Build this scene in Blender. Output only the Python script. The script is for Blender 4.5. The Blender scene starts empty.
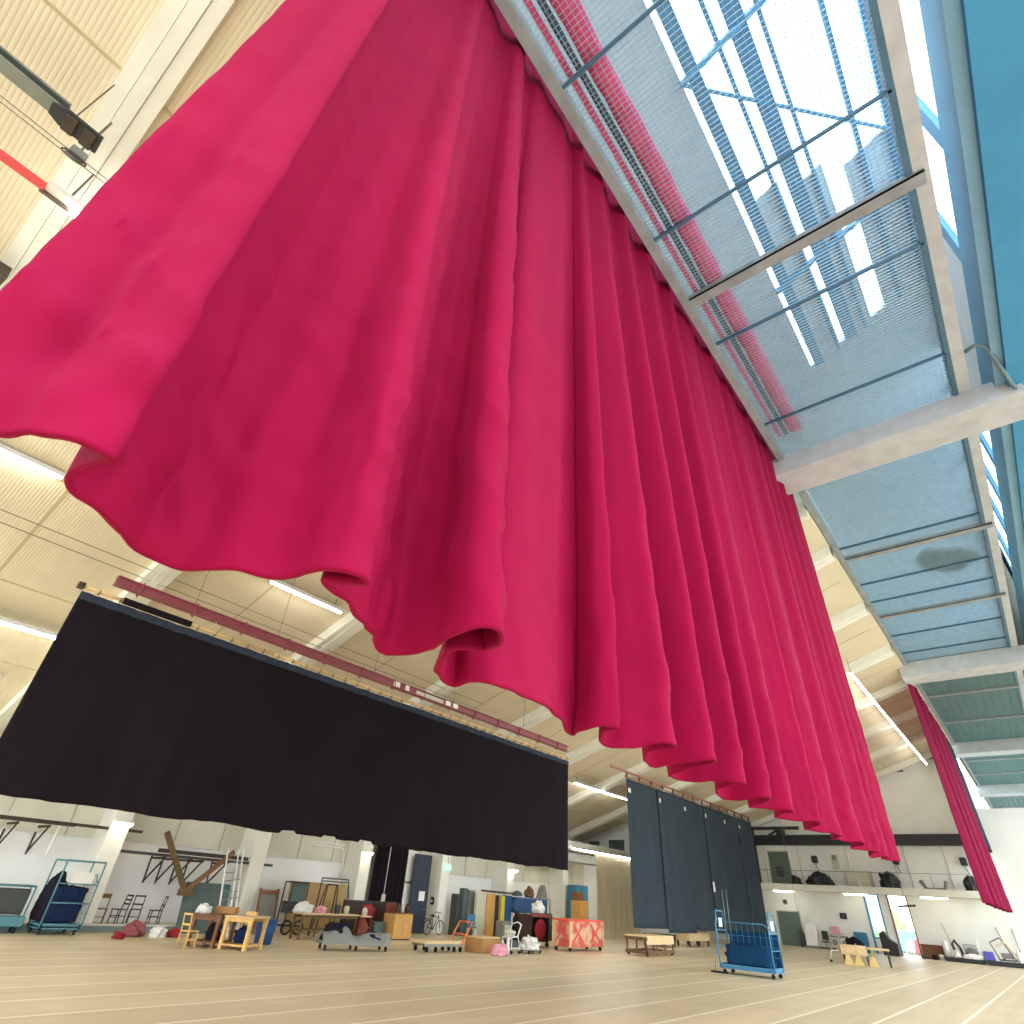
import bpy, math, random
from math import sin, cos, pi, radians, sqrt, exp
from mathutils import Vector, Matrix, noise

sc = bpy.context.scene
COL = sc.collection
random.seed(7)

# ---------------------------------------------------------------- materials
def lin(c):
    return tuple((x / 12.92 if x <= .04045 else ((x + .055) / 1.055) ** 2.4) for x in [v / 255 for v in c]) + (1,)

def mat(name, rgb, rough=.6, var=.12, scale=3., metal=0., sheen=None, bump=0., bscale=40., emit=None, es=0., stretch=None, spec=.5):
    m = bpy.data.materials.new(name); m.use_nodes = True
    nt = m.node_tree; n = nt.nodes; L = nt.links
    b = n['Principled BSDF']
    b.inputs['Roughness'].default_value = rough
    b.inputs['Metallic'].default_value = metal
    b.inputs['Specular IOR Level'].default_value = spec
    c = lin(rgb)
    tc = n.new('ShaderNodeTexCoord')
    mp = n.new('ShaderNodeMapping')
    if stretch: mp.inputs['Scale'].default_value = stretch
    L.new(tc.outputs['Object'], mp.inputs['Vector'])
    if var > 0:
        nz = n.new('ShaderNodeTexNoise'); nz.inputs['Scale'].default_value = scale
        nz.inputs['Detail'].default_value = 5
        L.new(mp.outputs['Vector'], nz.inputs['Vector'])
        r = n.new('ShaderNodeValToRGB')
        r.color_ramp.elements[0].position = .3; r.color_ramp.elements[1].position = .7
        r.color_ramp.elements[0].color = tuple(v * (1 - var) for v in c[:3]) + (1,)
        r.color_ramp.elements[1].color = tuple(min(1, v * (1 + var)) for v in c[:3]) + (1,)
        L.new(nz.outputs['Fac'], r.inputs['Fac'])
        L.new(r.outputs['Color'], b.inputs['Base Color'])
    else:
        b.inputs['Base Color'].default_value = c
    if sheen:
        b.inputs['Sheen Weight'].default_value = sheen[0]
        b.inputs['Sheen Tint'].default_value = lin(sheen[1])
        b.inputs['Sheen Roughness'].default_value = sheen[2]
    if bump:
        bz = n.new('ShaderNodeTexNoise'); bz.inputs['Scale'].default_value = bscale; bz.inputs['Detail'].default_value = 4
        L.new(mp.outputs['Vector'], bz.inputs['Vector'])
        bp = n.new('ShaderNodeBump'); bp.inputs['Strength'].default_value = bump; bp.inputs['Distance'].default_value = .02
        L.new(bz.outputs['Fac'], bp.inputs['Height']); L.new(bp.outputs['Normal'], b.inputs['Normal'])
    if emit:
        b.inputs['Emission Color'].default_value = lin(emit); b.inputs['Emission Strength'].default_value = es
    return m

def glassmat(name, tint, refl=.08):
    m = bpy.data.materials.new(name); m.use_nodes = True
    n = m.node_tree.nodes; L = m.node_tree.links; n.clear()
    o = n.new('ShaderNodeOutputMaterial'); t = n.new('ShaderNodeBsdfTransparent'); g = n.new('ShaderNodeBsdfGlossy'); x = n.new('ShaderNodeMixShader')
    t.inputs['Color'].default_value = lin(tint); g.inputs['Roughness'].default_value = .03
    x.inputs[0].default_value = refl
    L.new(t.outputs[0], x.inputs[1]); L.new(g.outputs[0], x.inputs[2]); L.new(x.outputs[0], o.inputs[0])
    return m

def foilmat(name, rgb, mixv):
    m = bpy.data.materials.new(name); m.use_nodes = True
    n = m.node_tree.nodes; L = m.node_tree.links
    b = n['Principled BSDF']; b.inputs['Base Color'].default_value = lin(rgb); b.inputs['Roughness'].default_value = .25
    o = n['Material Output']; t = n.new('ShaderNodeBsdfTransparent'); x = n.new('ShaderNodeMixShader')
    tr = n.new('ShaderNodeBsdfTranslucent'); tr.inputs['Color'].default_value = lin(rgb); x2 = n.new('ShaderNodeMixShader'); x2.inputs[0].default_value = .4
    L.new(b.outputs[0], x2.inputs[1]); L.new(tr.outputs[0], x2.inputs[2])
    x.inputs[0].default_value = mixv
    L.new(t.outputs[0], x.inputs[1]); L.new(x2.outputs[0], x.inputs[2]); L.new(x.outputs[0], o.inputs[0])
    return m

def floor_mat():
    m = mat('floor vinyl', (216, 200, 166), .42, .06, .5, spec=.4)
    n = m.node_tree.nodes; L = m.node_tree.links; b = n['Principled BSDF']
    src = b.inputs['Base Color'].links[0].from_socket
    tc = n.new('ShaderNodeTexCoord'); sx = n.new('ShaderNodeSeparateXYZ'); L.new(tc.outputs['Object'], sx.inputs[0])
    # sheet tone per strip along the hall + pale taped seams
    def math_(op, a, bv=None):
        q = n.new('ShaderNodeMath'); q.operation = op
        if hasattr(a, 'links') or not isinstance(a, (int, float)): L.new(a, q.inputs[0])
        else: q.inputs[0].default_value = a
        if bv is not None:
            if isinstance(bv, (int, float)): q.inputs[1].default_value = bv
            else: L.new(bv, q.inputs[1])
        return q.outputs[0]
    u = math_('DIVIDE', math_('ADD', sx.outputs['X'], 60.42), 1.44)
    fr = math_('FRACT', u); fl = math_('FLOOR', u)
    seam = math_('LESS_THAN', fr, .06)
    wn = n.new('ShaderNodeTexWhiteNoise'); wn.noise_dimensions = '1D'; L.new(fl, wn.inputs['W'])
    tone = math_('ADD', math_('MULTIPLY', wn.outputs['Value'], .16), .9)
    # worn streaks
    mp = n.new('ShaderNodeMapping'); mp.inputs['Scale'].default_value = (3., .12, 1); L.new(tc.outputs['Object'], mp.inputs[0])
    nz = n.new('ShaderNodeTexNoise'); nz.inputs['Scale'].default_value = 1.2; nz.inputs['Detail'].default_value = 6; L.new(mp.outputs[0], nz.inputs[0])
    tone = math_('MULTIPLY', tone, math_('ADD', math_('MULTIPLY', nz.outputs['Fac'], .3), .85))
    mx = n.new('ShaderNodeMix'); mx.data_type = 'RGBA'; mx.blend_type = 'MULTIPLY'; mx.inputs[0].default_value = 1
    cb = n.new('ShaderNodeCombineColor'); [L.new(tone, cb.inputs[i]) for i in range(3)]
    L.new(src, mx.inputs[6]); L.new(cb.outputs[0], mx.inputs[7])
    m2 = n.new('ShaderNodeMix'); m2.data_type = 'RGBA'; L.new(math_('MULTIPLY', seam, .85), m2.inputs[0])
    L.new(mx.outputs[2], m2.inputs[6]); m2.inputs[7].default_value = lin((250, 244, 226)); L.new(m2.outputs[2], b.inputs['Base Color'])
    return m

def corr_mat(name, rgb, per=.16):
    m = mat(name, rgb, .75, .05, .8)
    n = m.node_tree.nodes; L = m.node_tree.links; b = n['Principled BSDF']
    tc = n.new('ShaderNodeTexCoord'); sx = n.new('ShaderNodeSeparateXYZ'); L.new(tc.outputs['Object'], sx.inputs[0])
    q = n.new('ShaderNodeMath'); q.operation = 'MULTIPLY'; L.new(sx.outputs['Y'], q.inputs[0]); q.inputs[1].default_value = 2 * pi / per
    s = n.new('ShaderNodeMath'); s.operation = 'SINE'; L.new(q.outputs[0], s.inputs[0])
    p = n.new('ShaderNodeMath'); p.operation = 'POWER'; a = n.new('ShaderNodeMath'); a.operation = 'ABSOLUTE'; L.new(s.outputs[0], a.inputs[0])
    L.new(a.outputs[0], p.inputs[0]); p.inputs[1].default_value = .35
    bp = n.new('ShaderNodeBump'); bp.inputs['Strength'].default_value = .5; bp.inputs['Distance'].default_value = .03
    L.new(p.outputs[0], bp.inputs['Height']); L.new(bp.outputs['Normal'], b.inputs['Normal'])
    return m

M = {}
M['floor'] = floor_mat()
M['ceil'] = corr_mat('corrugated ceiling board', (226, 214, 186))
M['rib'] = mat('painted concrete rib', (238, 238, 226), .7, .05, 1.5)
M['seam'] = mat('ceiling joint', (196, 180, 140), .8, .05)
M['wall'] = mat('white wall paint', (240, 242, 240), .75, .05, .6, bump=.15, bscale=12)
M['wallup'] = mat('beige wall panel', (214, 212, 196), .8, .07, .9)
M['pier'] = mat('wall pier paint', (236, 236, 226), .75, .05, 1.)
M['farwall'] = mat('far wall paint', (240, 242, 234), .75, .05, .5)
M['plinth'] = mat('plinth grey green', (120, 140, 138), .7, .1)
M['plinthtop'] = mat('plinth top', (214, 212, 200), .7, .08)
M['red'] = mat('crimson velvet', (133, 0, 50), .85, .08, 1.2, sheen=(.1, (255, 20, 110), .4), bump=.25, bscale=7, stretch=(1, 1, .35), spec=.15)
M['red2'] = mat('crimson velvet darker', (112, 4, 48), .85, .08, 1.2, sheen=(.25, (255, 50, 120), .45), spec=.15)
M['black'] = mat('black molton', (30, 25, 30), .95, .15, .6, spec=.1)
M['bandcloth'] = mat('curtain heading', (52, 60, 74), .9, .2, 6, spec=.1)
M['dkgreen'] = mat('dark grey green molton', (60, 72, 80), .95, .1, 1., spec=.1)
M['teal_drape'] = mat('dark teal drape', (40, 66, 78), .95, .1, 1., spec=.1)
M['concrete'] = mat('painted concrete', (192, 198, 200), .8, .1, 2., bump=.2, bscale=15)
M['concrete2'] = mat('old concrete', (150, 158, 160), .85, .16, 2., bump=.2, bscale=15)
M['girder'] = mat('flare tinted girder', (62, 146, 190), .7, .08, .8)  # blue cast of the sky flare is mixed into this colour
M['gird_lit_edge'] = mat('lit side of flare tinted girder', (120, 170, 196), .7, .08, .8)  # same girder painted paler for its brighter side face, flare tint included
M['grate'] = mat('galvanised grating', (160, 188, 204), .5, .1, 4, metal=.1)
M['grateframe'] = mat('grating bearer', (70, 110, 134), .5, .1, 3, metal=.2)
M['board'] = mat('teal walkway boards', (84, 122, 122), .8, .14, 3., stretch=(.4, 3, 1))
M['skybar'] = mat('blue skylight bar', (96, 158, 192), .5, .06)
M['soffit'] = corr_mat('skylight soffit', (190, 204, 206), .2)
M['glass'] = glassmat('skylight glass', (240, 250, 255))
M['glare_drape'] = mat('red drape paled by glare', (228, 96, 140), .9, .15, 5, spec=.1)  # red cloth, glare painted in as a paler pink
M['greydrape'] = mat('dark grey sheet', (70, 88, 90), .9, .2, 3, spec=.1)
M['pipe'] = mat('dark blue pipe', (60, 92, 112), .5, .1)
M['conduit'] = mat('grey green conduit', (110, 140, 146), .5, .1)
M['tube'] = mat('fluorescent tube', (255, 255, 255), .4, 0, emit=(255, 250, 240), es=30)
M['tube2'] = mat('weak fluorescent tube', (255, 255, 255), .4, 0, emit=(255, 248, 232), es=12)
M['lamp'] = mat('round lamp glass', (255, 250, 235), .4, 0, emit=(255, 246, 225), es=5)
M['lamphouse'] = mat('lamp housing', (206, 208, 204), .5, .05)
M['maroon'] = mat('maroon steel', (142, 72, 80), .55, .1, 2)
M['rust'] = mat('faded rust pipe', (170, 110, 90), .6, .12, 2)
M['batten'] = mat('pale timber batten', (216, 186, 132), .7, .12, 6)
M['rope'] = mat('pale rope', (222, 210, 180), .9, .05)
M['wire'] = mat('steel wire', (110, 105, 92), .5, .05, metal=.3)
M['blacksteel'] = mat('black steel', (34, 38, 40), .5, .1, 4)
M['steel'] = mat('bare steel', (126, 132, 126), .4, .1, 4, metal=.5)
M['redpaint'] = mat('red painted steel', (226, 78, 78), .5, .05)
M['white'] = mat('white paint', (238, 238, 234), .6, .03)
M['paper'] = mat('white paper', (240, 238, 232), .8, .02)
M['bluesteel'] = mat('blue enamel', (64, 134, 176), .45, .1, 4)
M['tealsteel'] = mat('teal enamel', (84, 138, 150), .5, .12, 4)
M['navycloth'] = mat('navy cloth', (30, 44, 74), .95, .2, 8, spec=.1, bump=.4, bscale=14)
M['bluecloth'] = mat('mid blue cloth', (24, 62, 96), .95, .2, 8, spec=.1, bump=.4, bscale=14)
M['darkcloth'] = mat('dark violet cloth', (38, 34, 46), .95, .2, 8, spec=.1)
M['darkgrey'] = mat('dark grey board', (64, 68, 68), .7, .12)
M['grey'] = mat('mid grey metal', (134, 136, 130), .6, .1)
M['darkwood'] = mat('dark stained wood', (62, 48, 36), .6, .2, 6)
M['brownwood'] = mat('brown wood', (126, 84, 52), .6, .2, 6)
M['oldwood'] = mat('old plank', (104, 84, 52), .75, .2, 4)
M['yellowwood'] = mat('yellow pine', (224, 182, 104), .55, .1, 6)
M['palewood'] = mat('pale plywood', (218, 192, 146), .65, .1, 5)
M['tanwood'] = mat('tan cabinet wood', (206, 160, 88), .6, .1, 4)
M['plywood'] = mat('big plywood sheet', (170, 140, 92), .7, .12, 2)
M['redwood'] = mat('red brown paint', (120, 52, 40), .6, .2, 4)
M['dkbrown'] = mat('dark brown scenery flat', (56, 36, 30), .7, .2, 3)
M['greenpanel'] = mat('grey green panel', (82, 100, 96), .7, .18, 2)
M['bluebox'] = mat('blue plastic', (36, 78, 140), .5, .08)
M['bluetarp'] = mat('blue tarpaulin', (44, 86, 134), .6, .15, 4, bump=.3, bscale=6)
M['bluelocker'] = mat('blue locker', (52, 122, 156), .5, .06)
M['navydoor'] = mat('dark blue door', (38, 48, 66), .5, .08)
M['greendoor'] = mat('grey green door', (92, 112, 100), .6, .06)
M['orange'] = mat('orange enamel', (232, 122, 62), .45, .05)
M['redorange'] = mat('red orange plastic', (226, 74, 44), .5, .1)
M['crimsonpaint'] = mat('crimson paint', (150, 26, 40), .6, .15)
M['pinkcloth'] = mat('pink cloth', (226, 160, 178), .9, .1, 6)
M['whitecloth'] = mat('white cloth', (228, 228, 222), .9, .06, 6, bump=.3, bscale=10)
M['clearplastic'] = foilmat('plastic dust sheet', (196, 200, 196), .55)
M['curtainplastic'] = foilmat('milky plastic curtain', (232, 224, 200), .75)
M['cardboard'] = mat('cardboard', (176, 132, 80), .8, .08, 4)
M['yellow'] = mat('yellow paint', (222, 204, 60), .6, .05)
M['rubber'] = mat('black rubber', (26, 26, 28), .8, .1)
M['purple'] = mat('violet blue plastic', (92, 88, 190), .5, .1)
M['offwhite'] = mat('pale machine enamel', (202, 200, 178), .5, .06)
M['skin_pink'] = mat('pale pink wall', (224, 196, 178), .7, .05)
M['exitgreen'] = mat('exit sign green', (60, 190, 110), .5, 0, emit=(120, 230, 160), es=1.2)
M['exitwhite'] = mat('exit sign white', (240, 255, 240), .5, 0, emit=(235, 255, 235), es=2.)
M['ground'] = mat('pale concrete yard', (150, 148, 142), .9, .08, .5)
M['hedge'] = mat('overexposed hedge leaves', (188, 214, 160), .9, .3, 6)  # green paled to imitate overexposed daylight outside
M['blueout'] = mat('overexposed blue panel', (160, 208, 244), .5, .05)  # blue washed out in the colour, as if overexposed
M['redflower'] = mat('red cloth', (214, 120, 124), .8, .1)  # red lightened too, for the burnt-out yard light
M['straw'] = mat('straw bristle', (226, 200, 130), .9, .15, 30)

# crate paint with red crosses
def crate_mat():
    m = mat('red crossed crate', (214, 176, 140), .7, .12, 3)
    n = m.node_tree.nodes; L = m.node_tree.links; b = n['Principled BSDF']
    src = b.inputs['Base Color'].links[0].from_socket
    tc = n.new('ShaderNodeTexCoord'); nz = n.new('ShaderNodeTexNoise'); nz.inputs['Scale'].default_value = 2.2; nz.inputs['Detail'].default_value = 6
    L.new(tc.outputs['Object'], nz.inputs[0]); r = n.new('ShaderNodeValToRGB')
    r.color_ramp.elements[0].position = .47; r.color_ramp.elements[1].position = .56
    L.new(nz.outputs['Fac'], r.inputs[0])
    x = n.new('ShaderNodeMix'); x.data_type = 'RGBA'; L.new(r.outputs[0], x.inputs[0]); L.new(src, x.inputs[6]); x.inputs[7].default_value = lin((206, 96, 84))
    L.new(x.outputs[2], b.inputs['Base Color'])
    return m
M['crate'] = crate_mat()

# ---------------------------------------------------------------- mesh builder
class MB:
    def __init__(s): s.v = []; s.f = []; s.sm = []
    def add(s, vs, fs, smooth=False):
        o = len(s.v); s.v += [tuple(p) for p in vs]; s.f += [tuple(i + o for i in f) for f in fs]; s.sm += [smooth] * len(fs); return s
    def box(s, x0, x1, y0, y1, z0, z1, bev=0):
        if bev <= 0:
            vs = [(x, y, z) for z in (z0, z1) for y in (y0, y1) for x in (x0, x1)]
            return s.add(vs, [(0, 2, 3, 1), (4, 5, 7, 6), (0, 1, 5, 4), (2, 6, 7, 3), (0, 4, 6, 2), (1, 3, 7, 5)])
        b = min(bev, (x1 - x0) / 3, (y1 - y0) / 3, (z1 - z0) / 3); vs = []
        idx = {}
        for i, x in enumerate((x0, x1)):
            for j, y in enumerate((y0, y1)):
                for k, z in enumerate((z0, z1)):
                    sx, sy, sz = (b, -b)[i], (b, -b)[j], (b, -b)[k]
                    idx[i, j, k] = len(vs); vs += [(x, y + sy, z + sz), (x + sx, y, z + sz), (x + sx, y + sy, z)]
        I = lambda i, j, k, a: idx[i, j, k] + a
        fs = []
        for i in (0, 1): fs.append([I(i, 0, 0, 0), I(i, 1, 0, 0), I(i, 1, 1, 0), I(i, 0, 1, 0)][::(-1 if i == 0 else 1)])
        for j in (0, 1): fs.append([I(0, j, 0, 1), I(1, j, 0, 1), I(1, j, 1, 1), I(0, j, 1, 1)][::(1 if j == 0 else -1)])
        for k in (0, 1): fs.append([I(0, 0, k, 2), I(1, 0, k, 2), I(1, 1, k, 2), I(0, 1, k, 2)][::(-1 if k == 0 else 1)])
        for i in (0, 1):
            for j in (0, 1): fs.append([I(i, j, 0, 0), I(i, j, 0, 1), I(i, j, 1, 1), I(i, j, 1, 0)])
        for i in (0, 1):
            for k in (0, 1): fs.append([I(i, 0, k, 0), I(i, 0, k, 2), I(i, 1, k, 2), I(i, 1, k, 0)])
        for j in (0, 1):
            for k in (0, 1): fs.append([I(0, j, k, 1), I(0, j, k, 2), I(1, j, k, 2), I(1, j, k, 1)])
        for i in (0, 1):
            for j in (0, 1):
                for k in (0, 1): fs.append([I(i, j, k, 0), I(i, j, k, 1), I(i, j, k, 2)])
        return s.add(vs, fs)
    def bar(s, p0, p1, w, h, up=(0, 0, 1)):
        p0, p1 = Vector(p0), Vector(p1); d = (p1 - p0).normalized(); u = Vector(up)
        if abs(d.dot(u)) > .98: u = Vector((1, 0, 0))
        a = d.cross(u).normalized() * (w / 2); b = a.cross(d).normalized() * (h / 2)
        vs = [p + i * a + j * b for p in (p0, p1) for i, j in ((-1, -1), (1, -1), (1, 1), (-1, 1))]
        return s.add(vs, [(3, 2, 1, 0), (4, 5, 6, 7), (0, 1, 5, 4), (1, 2, 6, 5), (2, 3, 7, 6), (3, 0, 4, 7)])
    def path(s, pts, r, n=8, r2=None):
        pts = [Vector(p) for p in pts]; N = len(pts); vs = []; u = None
        for i, p in enumerate(pts):
            d = (pts[min(i + 1, N - 1)] - pts[max(i - 1, 0)]).normalized()
            if u is None: u = d.orthogonal().normalized()
            u = (u - d * u.dot(d)).normalized(); w = d.cross(u)
            rr = r if r2 is None else r + (r2 - r) * i / (N - 1)
            vs += [p + (u * cos(2 * pi * k / n) + w * sin(2 * pi * k / n)) * rr for k in range(n)]
        fs = [(i * n + k, i * n + (k + 1) % n, (i + 1) * n + (k + 1) % n, (i + 1) * n + k) for i in range(N - 1) for k in range(n)]
        s.add(vs, fs, True); o = len(s.v) - len(vs)
        s.f += [tuple(o + k for k in range(n))[::-1], tuple(o + (N - 1) * n + k for k in range(n))]; s.sm += [False, False]
        return s
    def cyl(s, c, axis, r, h, n=20):
        a = Vector(axis).normalized() * h / 2; c = Vector(c); return s.path([c - a, c + a], r, n)
    def lathe(s, prof, n=24, c=(0, 0, 0)):
        vs = [(c[0] + r * cos(2 * pi * k / n), c[1] + r * sin(2 * pi * k / n), c[2] + z) for r, z in prof for k in range(n)]
        N = len(prof)
        fs = [(i * n + k, i * n + (k + 1) % n, (i + 1) * n + (k + 1) % n, (i + 1) * n + k) for i in range(N - 1) for k in range(n)]
        return s.add(vs, fs, True)
    def ring(s, c, axis, R, r, n=24, m=8):
        a = Vector(axis).normalized(); u = a.orthogonal().normalized(); w = a.cross(u); c = Vector(c); vs = []
        for i in range(n):
            d = u * cos(2 * pi * i / n) + w * sin(2 * pi * i / n)
            vs += [c + d * (R + r * cos(2 * pi * k / m)) + a * (r * sin(2 * pi * k / m)) for k in range(m)]
        return s.add(vs, [(i * m + k, i * m + (k + 1) % m, ((i + 1) % n) * m + (k + 1) % m, ((i + 1) % n) * m + k) for i in range(n) for k in range(m)], True)
    def prism(s, poly, axis, a0, a1):
        f = {'x': lambda p, a: (a, p[0], p[1]), 'y': lambda p, a: (p[0], a, p[1]), 'z': lambda p, a: (p[0], p[1], a)}[axis]
        n = len(poly); vs = [f(p, a0) for p in poly] + [f(p, a1) for p in poly]
        return s.add(vs, [tuple(range(n))[::-1], tuple(range(n, 2 * n))] + [(i, (i + 1) % n, n + (i + 1) % n, n + i) for i in range(n)])
    def heap(s, c, w, d, h, seed=0, rough=.45, n=40, m=22):
        # a rumpled closed lump resting on z = c.z
        vs = []; c = Vector(c)
        for j in range(m + 1):
            t = j / m * pi
            for k in range(n):
                p = 2 * pi * k / n
                q = Vector((sin(t) * cos(p), sin(t) * sin(p), cos(t)))
                f = 1 + rough * noise.noise(q * 1.9 + Vector((seed * 3.1, 1.7, seed))) + rough * .6 * (abs(noise.noise(q * 2.9 + Vector((seed, 9, 2)))) - .2) + rough * .3 * noise.noise(q * 7.5 + Vector((2, seed, 5)))
                z = max(-.55, q.z * f)
                vs.append((c.x + q.x * f * w / 2, c.y + q.y * f * d / 2, c.z + (z + .55) / 1.55 * h))
        fs = [(j * n + k, (j + 1) * n + k, (j + 1) * n + (k + 1) % n, j * n + (k + 1) % n) for j in range(m) for k in range(n)]
        return s.add(vs, fs, True)
    def grid(s, fn, nu, nv, smooth=True):
        vs = [fn(i / nu, j / nv) for j in range(nv + 1) for i in range(nu + 1)]
        return s.add(vs, [(j * (nu + 1) + i, j * (nu + 1) + i + 1, (j + 1) * (nu + 1) + i + 1, (j + 1) * (nu + 1) + i) for j in range(nv) for i in range(nu)], smooth)
    def build(s, name, m, parent=None, loc=None, rz=0):
        me = bpy.data.meshes.new(name); me.from_pydata(s.v, [], s.f); me.polygons.foreach_set('use_smooth', s.sm)
        me.materials.append(M[m] if isinstance(m, str) else m); me.update()
        o = bpy.data.objects.new(name, me); COL.objects.link(o)
        if parent: o.parent = parent
        if loc: o.location = loc
        if rz: o.rotation_euler.z = rz
        return o

def B(*a, **k): return MB().box(*a, **k)

def tag(o, label, cat, group=None, kind=None):
    o['label'] = label; o['category'] = cat
    if group: o['group'] = group
    if kind: o['kind'] = kind
    return o
def thing(name, label, cat, loc=(0, 0, 0), rz=0, group=None):
    o = bpy.data.objects.new(name, None); o.empty_display_size = .2; COL.objects.link(o)
    o.location = loc; o.rotation_euler = (0, 0, rz)
    return tag(o, label, cat, group)
def struct(mb, name, m):
    o = mb.build(name, m); o['kind'] = 'structure'; return o
def dup(root, loc, rz=0, label=None, group=None):
    def cp(o, par):
        c = o.copy(); COL.objects.link(c)
        if par is not None: c.parent = par
        for ch in list(o.children): cp(ch, c)
        return c
    r = cp(root, None); r.location = loc; r.rotation_euler = (0, 0, rz)
    if label: r['label'] = label
    if group: r['group'] = group
    return r
def solid(o, t, off=0):
    m = o.modifiers.new('thickness', 'SOLIDIFY'); m.thickness = t; m.offset = off; return o

# ---------------------------------------------------------------- camera and light
H = 1.9
yaw, pitch, roll = radians(41.0), radians(34.75), radians(-4.0)
Fv = Vector((-sin(yaw) * cos(pitch), cos(yaw) * cos(pitch), sin(pitch)))
Sv = Vector((cos(yaw), sin(yaw), 0)); Dv = Fv.cross(Sv)
rx = Sv * cos(roll) + Dv * sin(roll); dn = Dv * cos(roll) - Sv * sin(roll)
cam = bpy.data.cameras.new('camera'); co = bpy.data.objects.new('camera', cam); COL.objects.link(co)
mw = Matrix((rx, -dn, -Fv)).transposed().to_4x4(); mw.translation = (0, 0, H); co.matrix_world = mw
cam.sensor_width = 36; cam.lens = 36 * 556 / 1024; cam.clip_end = 400; cam.clip_start = .05
sc.camera = co

w = bpy.data.worlds.new('sky'); sc.world = w; w.use_nodes = True
bg = w.node_tree.nodes['Background']; bg.inputs['Color'].default_value = (.93, .97, 1, 1); bg.inputs['Strength'].default_value = 3.0
sc.view_settings.view_transform = 'Standard'; sc.view_settings.look = 'None'; sc.view_settings.exposure = .7; sc.view_settings.gamma = 1

# ---------------------------------------------------------------- the hall
XW, YF, XE, XF = -29.5, 62., -3.05, -2.67            # side wall, end wall, roof edge at the walkway
def rz_(x): return 6.7 + .32 * (x + 28)   # underside of the pitched roof
RIBS = [-8.1, -1.8, 4.5, 10.8, 17.1, 23.4, 29.7, 36., 42.3, 48.6, 54.9, 61.2]

struct(B(XW - .3, 9, -11, YF + .2, -.2, 0), 'floor', 'floor')
struct(MB().box(-140, 140, YF + .2, 200, -.2, -.01).box(9, 140, -140, YF + .2, -.2, -.01).box(-140, 9, -140, -11, -.2, -.01).box(-140, XW - .3, -11, YF + .2, -.2, -.01), 'ground', 'ground')
struct(MB().prism([(XW - .3, rz_(XW - .3)), (XE, rz_(XE)), (XE, rz_(XE) + .2), (XW - .3, rz_(XW - .3) + .2)], 'y', -11, 20.4).prism([(XW - .3, rz_(XW - .3)), (XF, rz_(XF)), (XF, rz_(XF) + .2), (XW - .3, rz_(XW - .3) + .2)], 'y', 20.4, YF), 'ceiling', 'ceil')
for i, y in enumerate(RIBS):              # roof ribs: two-step section with grooves
    mb = MB()
    dd = 0 if i < 2 else .26; xe = XE if y < 20 else XF
    for (ya, yb, d) in ((y - .04, y + .18, .17 + dd), (y + .195, y + .41, .2 + dd), (y + .425, y + .64, .17 + dd), (y, y + .6, .13 + dd)):
        mb.prism([(XW, rz_(XW) - d), (xe, rz_(xe) - d), (xe, rz_(xe) + .02), (XW, rz_(XW) + .02)], 'y', ya, yb)
    struct(mb, 'trim_%d' % (i + 1), 'rib')
mb = MB()                                 # joints of the ceiling boards
for y in RIBS:
    mb.prism([(XW, rz_(XW) - .012), (XE, rz_(XE) - .012), (XE, rz_(XE)), (XW, rz_(XW))], 'y', y + 3.3, y + 3.36)
for x in (-7.9, -12.3, -16.9, -21.4, -25.4):
    mb.prism([(x - .03, rz_(x) - .014), (x + .03, rz_(x) - .014), (x + .03, rz_(x) + .01), (x - .03, rz_(x) + .01)], 'y', -11, YF)
struct(mb, 'trim_20', 'seam')
# side wall: smooth below, panel courses above, piers
struct(B(XW - .3, XW, -2, 46, 0, 6.4), 'wall_left', 'wall')
mb = MB(); y = -1.9
while y < 45.9:
    y1 = min(y + 2.08, 46); mb.box(XW - .02, XW + .07, y, y1 - .04, 2.95, 6.2); y += 2.1
struct(mb, 'trim_21', 'wallup')
for i, y in enumerate((3.3, 9.6, 15.9, 22.1, 28.25, 34.5, 41.1)):
    struct(B(XW, -28.15, y, y + .72, 0, 6.35, bev=.03), 'trim_%d' % (30 + i), 'pier')
struct(B(XW, -27.95, 1, 15.6, 0, .2), 'trim_22', 'plinth')
struct(B(XW, -27.93, 1, 15.6, .2, .25), 'trim_23', 'plinthtop')
# recess wall closing the side aisle
struct(B(XW, -22.5, 46, 46.25, 4.9, 8.2), 'wall_back', 'wall')
# end wall with doorway, gallery opening and passage under the walkway
mb = MB()
x0, x1, x2, x3 = -12.42, -11.3, -10.72, -9.3
def seg(xa, xb, z0):
    mb.prism([(xa, z0), (xb, z0), (xb, min(rz_(xb), 14.9)), (xa, min(rz_(xa), 14.9))], 'y', YF, YF + .3)
seg(XW - .3, x0, 0); seg(x0, x1, 3.95); seg(x1, x2, 0); seg(x2, x3, 3.95); seg(x3, -3.3, 0)
mb.box(-3.3, 6, YF, YF + .3, 0, 9.9)
struct(mb, 'wall_far', 'farwall')
struct(B(-9, 9, 112, 112.3, 0, 20), 'wall_end', 'farwall'); struct(B(-3.5, -3.2, YF + .3, 112, 0, 14.7), 'wall_passage', 'farwall')
struct(B(-29, -4.2, 60, YF, 3.9, 4.18), 'trim_24', 'offwhite')
struct(B(-29, -4.2, 59.96, 60, 3.86, 4.32), 'trim_25', 'rib')
struct(B(-24, -3.6, 61.6, YF, 7.35, 8.15), 'trim_26', 'blacksteel')
for i, x in enumerate((-19.9, -16.9, -12.9, -8.6, -5.9)):
    struct(B(x, x + .1, 61.93, YF, 4.3, 7.35), 'trim_%d' % (40 + i), 'wallup')
struct(B(-7.9, -6.8, 61.9, YF, 12.9, 13.25), 'window_1', 'greenpanel')
struct(B(-5.0, -4.0, 61.9, YF, 13.75, 14.1), 'window_2', 'greenpanel')
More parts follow.
